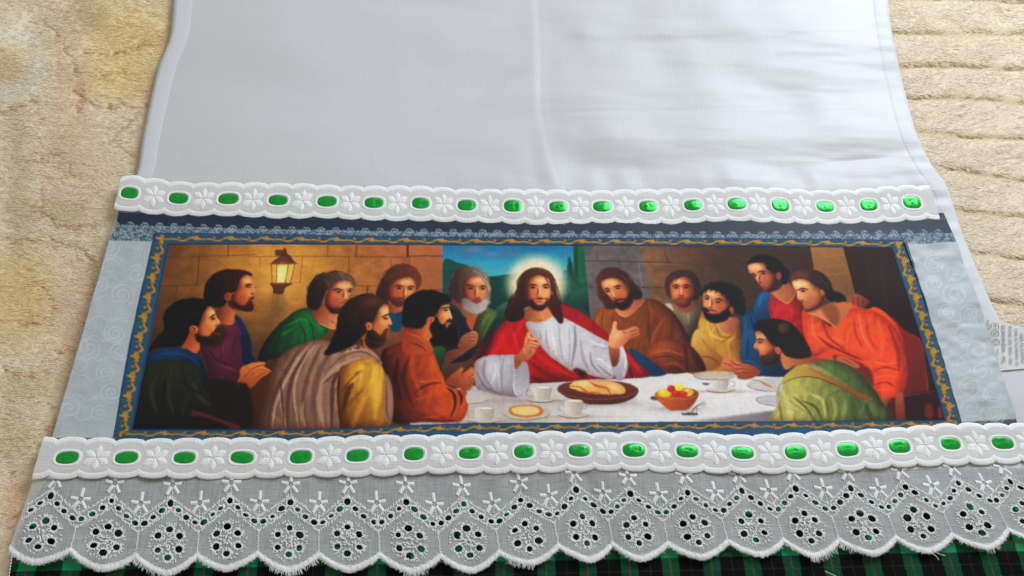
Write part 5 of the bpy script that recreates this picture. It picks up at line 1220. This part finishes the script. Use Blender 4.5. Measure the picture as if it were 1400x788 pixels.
        mb.build('flower', M_TRIM, ground)
    return tr
UP = [(177, 264), (244, 271.5), (312, 272), (380, 274), (447, 275.5), (511, 277.5), (575, 278), (638, 281), (701, 282), (763, 283), (823, 282.5), (886, 282.5), (947, 281), (1007, 279), (1067, 281), (1128, 283), (1188, 281), (1247, 277)]
LO = [(92, 626), (173, 626), (252, 626), (331, 626), (411, 625), (489, 623), (566, 621), (642, 620), (716, 618), (792, 616.5), (866, 616), (939, 617.5), (1015, 620), (1088, 619), (1159, 615), (1230, 611), (1300, 607), (1371, 606), (1440, 604)]
tr_up = build_trim('white eyelet trim threaded with green ribbon, above the picture', UP, 24.5, 0.0012, -0.24, 17.55, 1, 1.0)
tr_lo = build_trim('white eyelet trim threaded with green ribbon, below the picture', LO, 28.5, 0.0018, -0.50, 18.3, 2, 1.0)

# ------------------------------------------------------------------ wide eyelet lace along the bottom
PEAK = [(70, 678), (152, 685), (233, 688), (314, 685), (396, 687), (475, 686), (555, 687), (633, 689), (712, 683), (788, 671), (861, 675), (939, 673), (1014, 671), (1087, 669), (1164, 668), (1237, 666), (1310, 661), (1380, 659), (1450, 657)]
FLOW = [(57, 730), (144, 738), (230, 743), (311, 738), (395, 740), (476, 739), (560, 741), (640, 741), (720, 733), (799, 725), (870, 726), (951, 724), (1029, 721), (1103, 721), (1181, 719), (1256, 716), (1334, 711), (1406, 704), (1478, 700)]
class Lace:
    def __init__(s):
        s.a = spline(PEAK, 16); s.b = spline(FLOW, 16); s.u = np.linspace(0, len(PEAK) - 1, len(s.a))
    def px(s, u, v):
        def ev(c):
            x = np.interp(u, s.u, c[:, 0]) + np.minimum(u, 0) * 82 + np.maximum(u - 18, 0) * 72
            return x, np.interp(u, s.u, c[:, 1])
        ax, ay = ev(s.a); bx, by = ev(s.b)
        return ax + (bx - ax) * v, ay + (by - ay) * v
    def at(s, u, v, z=0.0):
        u = np.asarray(u, float); v = np.asarray(v, float); x, y = s.px(u, v)
        q = P(x, y, 0.0002)
        q[..., 2] += z + 0.0011 * (vnoise(u * 1.7 + 3, v * 1.3, 131) - .5) + 0.0008 * (vnoise(u * 3.9, v * .6 + 5, 133) - .5)
        return q
LC = Lace(); UA, UB = -0.47, 18.3
def bottom_v(u):
    f = np.abs(np.mod(np.asarray(u, float) + .5, 1) - .5) * 2
    return 1.42 + 0.40 * np.clip(1 - f ** 1.5, 0, 1) ** .9
holes = []      # (centre u, centre v, radius u, radius v, tilt)
for k in range(0, 19):
    holes.append((k, 0.0, .052, .085, 0, k))
    for du, dv in ((.135, .19), (.28, .37), (.43, .52)):
        for sg in (-1, 1):
            holes.append((k + sg * du, dv, .054, .062, sg * .4, k))
    for j in range(6):
        a = math.radians(90 + 60 * j)
        holes.append((k + .205 * math.cos(a), 1 + .345 * math.sin(a), .062, .088, .5 * math.cos(a), k))
hl = []
for (u, v, ru, rv, ti, k) in holes:
    sc = RNG.uniform(.8, 1.12); ru *= sc * RNG.uniform(.9, 1.1); rv *= sc * RNG.uniform(.82, 1.1); u += RNG.normal(0, .007); v += RNG.normal(0, .01)
    if u < UA + .06: continue
    hl.append((u, v, ru, rv, ti, k))
def lace_material():
    m, nt, b = mat_new('white_voile')
    b.inputs['Base Color'].default_value = (0.60, 0.61, 0.605, 1); b.inputs['Roughness'].default_value = 0.85
    b.inputs['Specular IOR Level'].default_value = 0.2; b.inputs['Sheen Weight'].default_value = 0.15
    h = weave_bump(nt, b, 2000, 0.35)
    mr = node(nt, 'ShaderNodeMapRange'); mr.inputs['From Min'].default_value = .6; mr.inputs['From Max'].default_value = 1.4; mr.inputs['To Min'].default_value = .46; mr.inputs['To Max'].default_value = .78
    nt.links.new(h, mr.inputs[0]); nt.links.new(mr.outputs[0], b.inputs['Alpha'])
    return m
M_VOILE = lace_material()
def in_poly(x, y, poly):
    a = poly; b = np.roll(poly, -1, 0); c = np.zeros(x.shape, bool)
    for (x0, y0), (x1, y1) in zip(a, b):
        if y0 == y1: continue
        c ^= ((y0 > y) != (y1 > y)) & (x < (x1 - x0) * (y - y0) / (y1 - y0) + x0)
    return c
SCV = 0.66     # lace plane scaling so that u and v units are alike
ub = np.linspace(UB, UA, 500)
outer = [(u, -0.85) for u in np.linspace(UA + .12, UB, 120)] + [(UB, v) for v in np.linspace(-.6, 1.3, 8)] + list(zip(ub, bottom_v(ub) * .985)) + [(UA + .12 * (1 - (v + .85) / 2.3), v) for v in np.linspace(1.40, -.7, 10)]
outer = np.array(outer); 
V2 = [Vector((u, v * SCV)) for u, v in outer]; E2 = [(i, (i + 1) % len(outer)) for i in range(len(outer))]
hp = []
for (u, v, ru, rv, ti, k) in hl:
    th = np.linspace(0, 2 * math.pi, 14, endpoint=False)
    w = 1 + RNG.normal(0, .06, 14)
    x = ru * np.cos(th) * w; y = rv * np.sin(th) * w
    poly = np.stack([u + x * math.cos(ti) - y * SCV * math.sin(ti), v + (x * math.sin(ti) / SCV + y * math.cos(ti))], -1)
    hp.append(poly); n0 = len(V2)
    V2 += [Vector((a, b * SCV)) for a, b in poly]; E2 += [(n0 + i, n0 + (i + 1) % 14) for i in range(14)]
iu, iv = np.meshgrid(np.arange(UA, UB, .052), np.arange(-.8, 1.8, .085)); iu = (iu + RNG.normal(0, .008, iu.shape)).ravel(); iv = (iv + RNG.normal(0, .01, iv.shape)).ravel()
ok = in_poly(iu, iv, outer)
for poly, h in zip(hp, hl): ok &= ~((np.abs(iu - h[0]) < .085) & (np.abs(iv - h[1]) < .13))
V2 += [Vector((a, b * SCV)) for a, b in zip(iu[ok], iv[ok])]
vo, eo, fo, _, _, _ = delaunay_2d_cdt(V2, E2, [], 0, 1e-6)
vo = np.array([(v.x, v.y / SCV) for v in vo]); fo = np.array([f for f in fo if len(f) == 3])
cen = vo[fo].mean(1)
keep = in_poly(cen[:, 0], cen[:, 1], outer)
for poly, h in zip(hp, hl):
    near = (np.abs(cen[:, 0] - h[0]) < .12) & (np.abs(cen[:, 1] - h[1]) < .16) & keep
    if near.any():
        i = np.where(near)[0]; keep[i[in_poly(cen[i, 0], cen[i, 1], poly)]] = False
fo = fo[keep]
q = LC.at(vo[:, 0], vo[:, 1])
e1 = q[fo[:, 1]] - q[fo[:, 0]]; e2 = q[fo[:, 2]] - q[fo[:, 0]]
flip = (e1[:, 0] * e2[:, 1] - e1[:, 1] * e2[:, 0]) < 0; fo[flip] = fo[flip][:, ::-1]
lace_o = mesh_obj('eyelet_lace', q, fo, M_VOILE, towel)
tag(lace_o, 'wide sheer white lace with eyelet flowers and scalloped frayed edge')
# worked stitches round every hole: one piece per eyelet flower and per zigzag repeat
for k in range(0, 19):
    for kind_ in ('eyelet_flower', 'zigzag_stitching'):
        mb = MB()
        for (u, v, ru, rv, ti, kk) in hl:
            if kk != k or ((v > .6) != (kind_ == 'eyelet_flower')): continue
            n = 20
            for i in range(n):
                a = 2 * math.pi * (i + RNG.uniform(-.3, .3)) / n
                r0, r1 = .95, RNG.uniform(1.55, 2.0)
                mx = .036 if kind_ == 'zigzag_stitching' else .042
                x0, y0 = ru * math.cos(a) * r0, rv * math.sin(a) * r0
                lr = RNG.uniform(.45, 1.7); x1, y1 = x0 + mx * math.cos(a) * lr, y0 + mx / SCV * math.sin(a) * lr
                R_ = lambda x, y: (u + x * math.cos(ti) - y * SCV * math.sin(ti), v + (x * math.sin(ti) / SCV + y * math.cos(ti)))
                p0, p1 = R_(x0, y0), R_(x1, y1)
                stitch_bar(mb, LC.at(*p0, 0.00015), LC.at(*p1, 0.0001), RNG.uniform(.0005, .0009), 0.00034)
        if kind_ == 'eyelet_flower':       # knot in the middle and loose spikes outside
            for i in range(30):
                a = RNG.uniform(0, 6.28); r = RNG.uniform(.02, .12)
                p0 = (k + r * math.cos(a), 1 + r / SCV * math.sin(a)); b_ = a + RNG.normal(1.2, .8); p1 = (p0[0] + .06 * math.cos(b_), p0[1] + .09 * math.sin(b_))
                stitch_bar(mb, LC.at(*p0, 0.0002), LC.at(*p1, 0.0002), 0.0006, 0.0004)
            for i in range(44):
                a = 2 * math.pi * i / 44 + RNG.normal(0, .05); r = .275 + RNG.uniform(-.02, .03)
                p0 = (k + r * math.cos(a), 1 + r / SCV * 1.06 * math.sin(a)); p1 = (k + (r + .045) * math.cos(a), 1 + (r + .045) / SCV * 1.06 * math.sin(a))
                stitch_bar(mb, LC.at(*p0, 0.0001), LC.at(*p1, 0.0001), 0.0005, 0.0003)
        else:
            for sg in (-1, 1):
                for (da, ra) in ((-.14, .02), (.15, .02)):
                    for i in range(44):
                        t = i / 43; u_ = k + sg * .5 * t + RNG.normal(0, .008)
                        if u_ < UA + .1: continue
                        v_ = .57 * t ** .95 + da
                        p1 = (u_ + RNG.normal(0, .012), v_ + (.10 if da > 0 else -.10) * RNG.uniform(.3, 1)); stitch_bar(mb, LC.at(u_, v_, 0.0001), LC.at(*p1, 0.0001), 0.0004, 0.0002)
        o = mb.build(kind_, M_THREAD, lace_o)
# little five-bar stars
for k in range(0, 19):
    for (u, v) in ((k + .02, -.46), (k + .5, .02)):
        if u > UB - .1: continue
        mb = MB()
        for j, (a, ln) in enumerate(((90, 1.0), (8, .95), (172, .95), (-52, 1.0), (-128, 1.0))):
            a = math.radians(a) + RNG.normal(0, .06); r0, r1 = .04, .05 + .12 * ln
            p0 = np.array([u + r0 * math.cos(a), v - r0 / SCV * math.sin(a)]); p1 = np.array([u + r1 * math.cos(a), v - r1 * 1.15 / SCV * math.sin(a)])
            nn = np.array([math.sin(a) * .031, math.cos(a) * .031 / SCV])
            t = np.linspace(0, 1, 4)[:, None, None]; w = np.linspace(-1, 1, 4)[None, :, None]
            g = p0 * (1 - t) + p1 * t + nn * w
            q = LC.at(g[..., 0], g[..., 1], 0.0001); q[..., 2] += 0.00045 * np.sqrt(np.clip(1 - np.linspace(-1, 1, 4) ** 2, 0, 1))[None] * np.sin(math.pi * np.linspace(.1, .9, 4))[:, None] ** .4
            mb.add(q.reshape(-1, 3), grid_faces(4, 4).tolist())
        # short stem down to the zigzag
        v1 = -.12 if v < -.2 else .46
        for i in range(5):
            a0 = v + .08 + (v1 - v - .08) * i / 5; a1 = v + .08 + (v1 - v - .08) * (i + .8) / 5
            stitch_bar(mb, LC.at(u + .004 * (-1) ** i, a0, 0.0001), LC.at(u, a1, 0.0001), 0.0005, 0.0003)
        mb.build('star_motif', M_THREAD, lace_o)
# seams from the zigzag valleys to the cusps of the edge
for k in range(-1, 19):
    if k + .5 < UA or k + .5 > UB: continue
    mb = MB()
    for i in range(20):
        a0 = .70 + .70 * i / 20
        stitch_bar(mb, LC.at(k + .5 + RNG.normal(0, .006), a0, 0.0001), LC.at(k + .5 + RNG.normal(0, .006), a0 + .035, 0.0001), 0.0006, 0.0003)
        if i % 2: stitch_bar(mb, LC.at(k + .5, a0, 0.0001), LC.at(k + .5 + RNG.choice([-1, 1]) * .03, a0 + .02, 0.0001), 0.0003, 0.0002)
    mb.build('seam_stitching', M_THREAD, lace_o)
# worked scalloped edge with fringe
U = np.arange(UA, UB, 1 / 60.0); n = len(U); tt = np.linspace(0, 1, 7)
bv = bottom_v(U)
g = bv[:, None] - .155 * (1 - tt)[None] - .012 * RNG.random((n, 1))
q = LC.at(np.repeat(U[:, None], 7, 1), g, 0.0); q[..., 2] += 0.00035 * np.sin(math.pi * tt)[None] ** .6 * (.5 + 1.0 * RNG.random((n, 1)))
edge_o = mesh_obj('scalloped_edge', q, grid_faces(n, 7), M_THREAD, lace_o)
mb = MB()
for u in RNG.uniform(UA, UB, 2600):
    b0 = float(bottom_v(u)); ln = RNG.uniform(.015, .08) * (1.7 if vnoise(u * 2.3, 3.3, 141) > .68 else .55)
    du = (float(bottom_v(u + .02)) - float(bottom_v(u - .02))) / .04 * .22
    stitch_bar(mb, LC.at(u, b0 - .02, 0.0001), LC.at(u - du * ln + RNG.normal(0, .02), b0 + ln, -0.0002), 0.00016, 0.0001)
for u in RNG.uniform(UA, UB, 1600):
    b0 = float(bottom_v(u)) - .15; stitch_bar(mb, LC.at(u, b0 + .02, 0.0002), LC.at(u + RNG.normal(0, .01), b0 - RNG.uniform(.01, .05), 0.0001), 0.0003, 0.0002)
tag(mb.build('fringe', M_THREAD, lace_o), kind='stuff')
# stray thread ends
mb = MB()
for pts in ([(1128, 781), (1134, 784), (1143, 788)], [(20, 742), (16, 764), (12, 790)], [(1275, 752), (1283, 757), (1292, 760)], [(1270, 755), (1279, 760), (1284, 766)]):
    s = spline(pts, 6); q = P(s[:, 0], s[:, 1], 0.0005)
    for a, b in zip(q[:-1], q[1:]): stitch_bar(mb, a, b, 0.0004, 0.0003)
tag(mb.build('loose_threads', M_THREAD, lace_o), kind='stuff')

# ------------------------------------------------------------------ care label at the right seam
FL = [(1335, 429), (1344, 452), (1355, 480), (1365, 507)]; FR = [(1424, 456), (1425, 470), (1426, 488), (1427, 502)]
M_LABEL = fabric('white_label_tape', (0.68, 0.67, 0.66), 0.6, 0.1, 1800, 0.2, 0.3, 0.03)
def lab_lift(px, py, s, t): return 0.0002 * np.sin(s * 5 + t * 2) - 0.0008 * np.exp(-(s / .12) ** 2)
label = patch('care_label', FL, FR, 40, 40, 0.0009, M_LABEL, False, False, lift=lab_lift)
tag(label, 'white care label printed with grey washing text')
m_ink, _, b_ink = mat_new('grey_label_ink'); b_ink.inputs['Base Color'].default_value = (0.20, 0.20, 0.22, 1); b_ink.inputs['Roughness'].default_value = 0.8
def label_text(txt, p0, p1, hpx):
    """letters running from p0 to p1 (photo pixels), tops towards the right"""
    cu = bpy.data.curves.new('t', 'FONT'); cu.body = txt; cu.size = 1.0; cu.resolution_u = 3
    to = bpy.data.objects.new('t', cu); COL.objects.link(to)
    bpy.context.view_layer.update()
    me = bpy.data.meshes.new_from_object(to.evaluated_get(bpy.context.evaluated_depsgraph_get()))
    COL.objects.unlink(to); bpy.data.objects.remove(to)
    co = np.zeros(len(me.vertices) * 3); me.vertices.foreach_get('co', co); co = co.reshape(-1, 3)
    f = [list(p.vertices) for p in me.polygons]
    w = co[:, 0].max(); a, b = np.array(p0, float), np.array(p1, float); d = b - a; up = np.array([d[1], -d[0]]) / np.hypot(*d)
    px = a + d * (co[:, :1] / w) + up * (co[:, 1:2] / 0.72) * hpx
    q = P(px[:, 0], px[:, 1], 0.0014); bpy.data.meshes.remove(me)
    s = (px[:, 0] - 1345) / 80
    return mesh_obj('label_text', q, f, m_ink, label, False)
label_text('100% ALGODÃO', (1394, 455), (1397, 496), 5.4)
label_text('CNPJ 20.735.048/0001-20', (1387, 449), (1389, 499), 4.4)
label_text('FONE (35) 3555-1360', (1378.5, 446), (1380, 498), 4.8)
label_text('GUARANÉSIA - MG', (1369, 444.5), (1370, 496), 5.4)
label_text('NOV', (1348, 438), (1351.5, 452), 4.0)
mb = MB()
def ink(*pts, w=0.00028):
    p = np.array(pts, float); q = P(p[:, 0], p[:, 1], 0.0014)
    for a, b in zip(q[:-1], q[1:]): stitch_bar(mb, a, b, w, 0.00002)
for (x, y) in ((1356, 441.5), (1356, 451.5), (1357.5, 463)):
    ink((x, y), (x + 9.5, y + 1), (x + 9.5, y + 8.5), (x, y + 7.5), (x, y))
ink((1358, 443), (1364, 448)); ink((1358, 447), (1364, 444)); ink((1356, 452), (1366, 460)); ink((1366, 452), (1356, 459))
ink(*[(1362 + 2.8 * math.cos(a), 467 + 2.8 * math.sin(a)) for a in np.linspace(0, 6.28, 12)]); ink((1361.3, 467), (1362.7, 467)); ink((1364, 476), (1364.5, 485), (1361, 485)); ink((1363, 488), (1365, 492))
mb.build('care_symbols', m_ink, label, False)
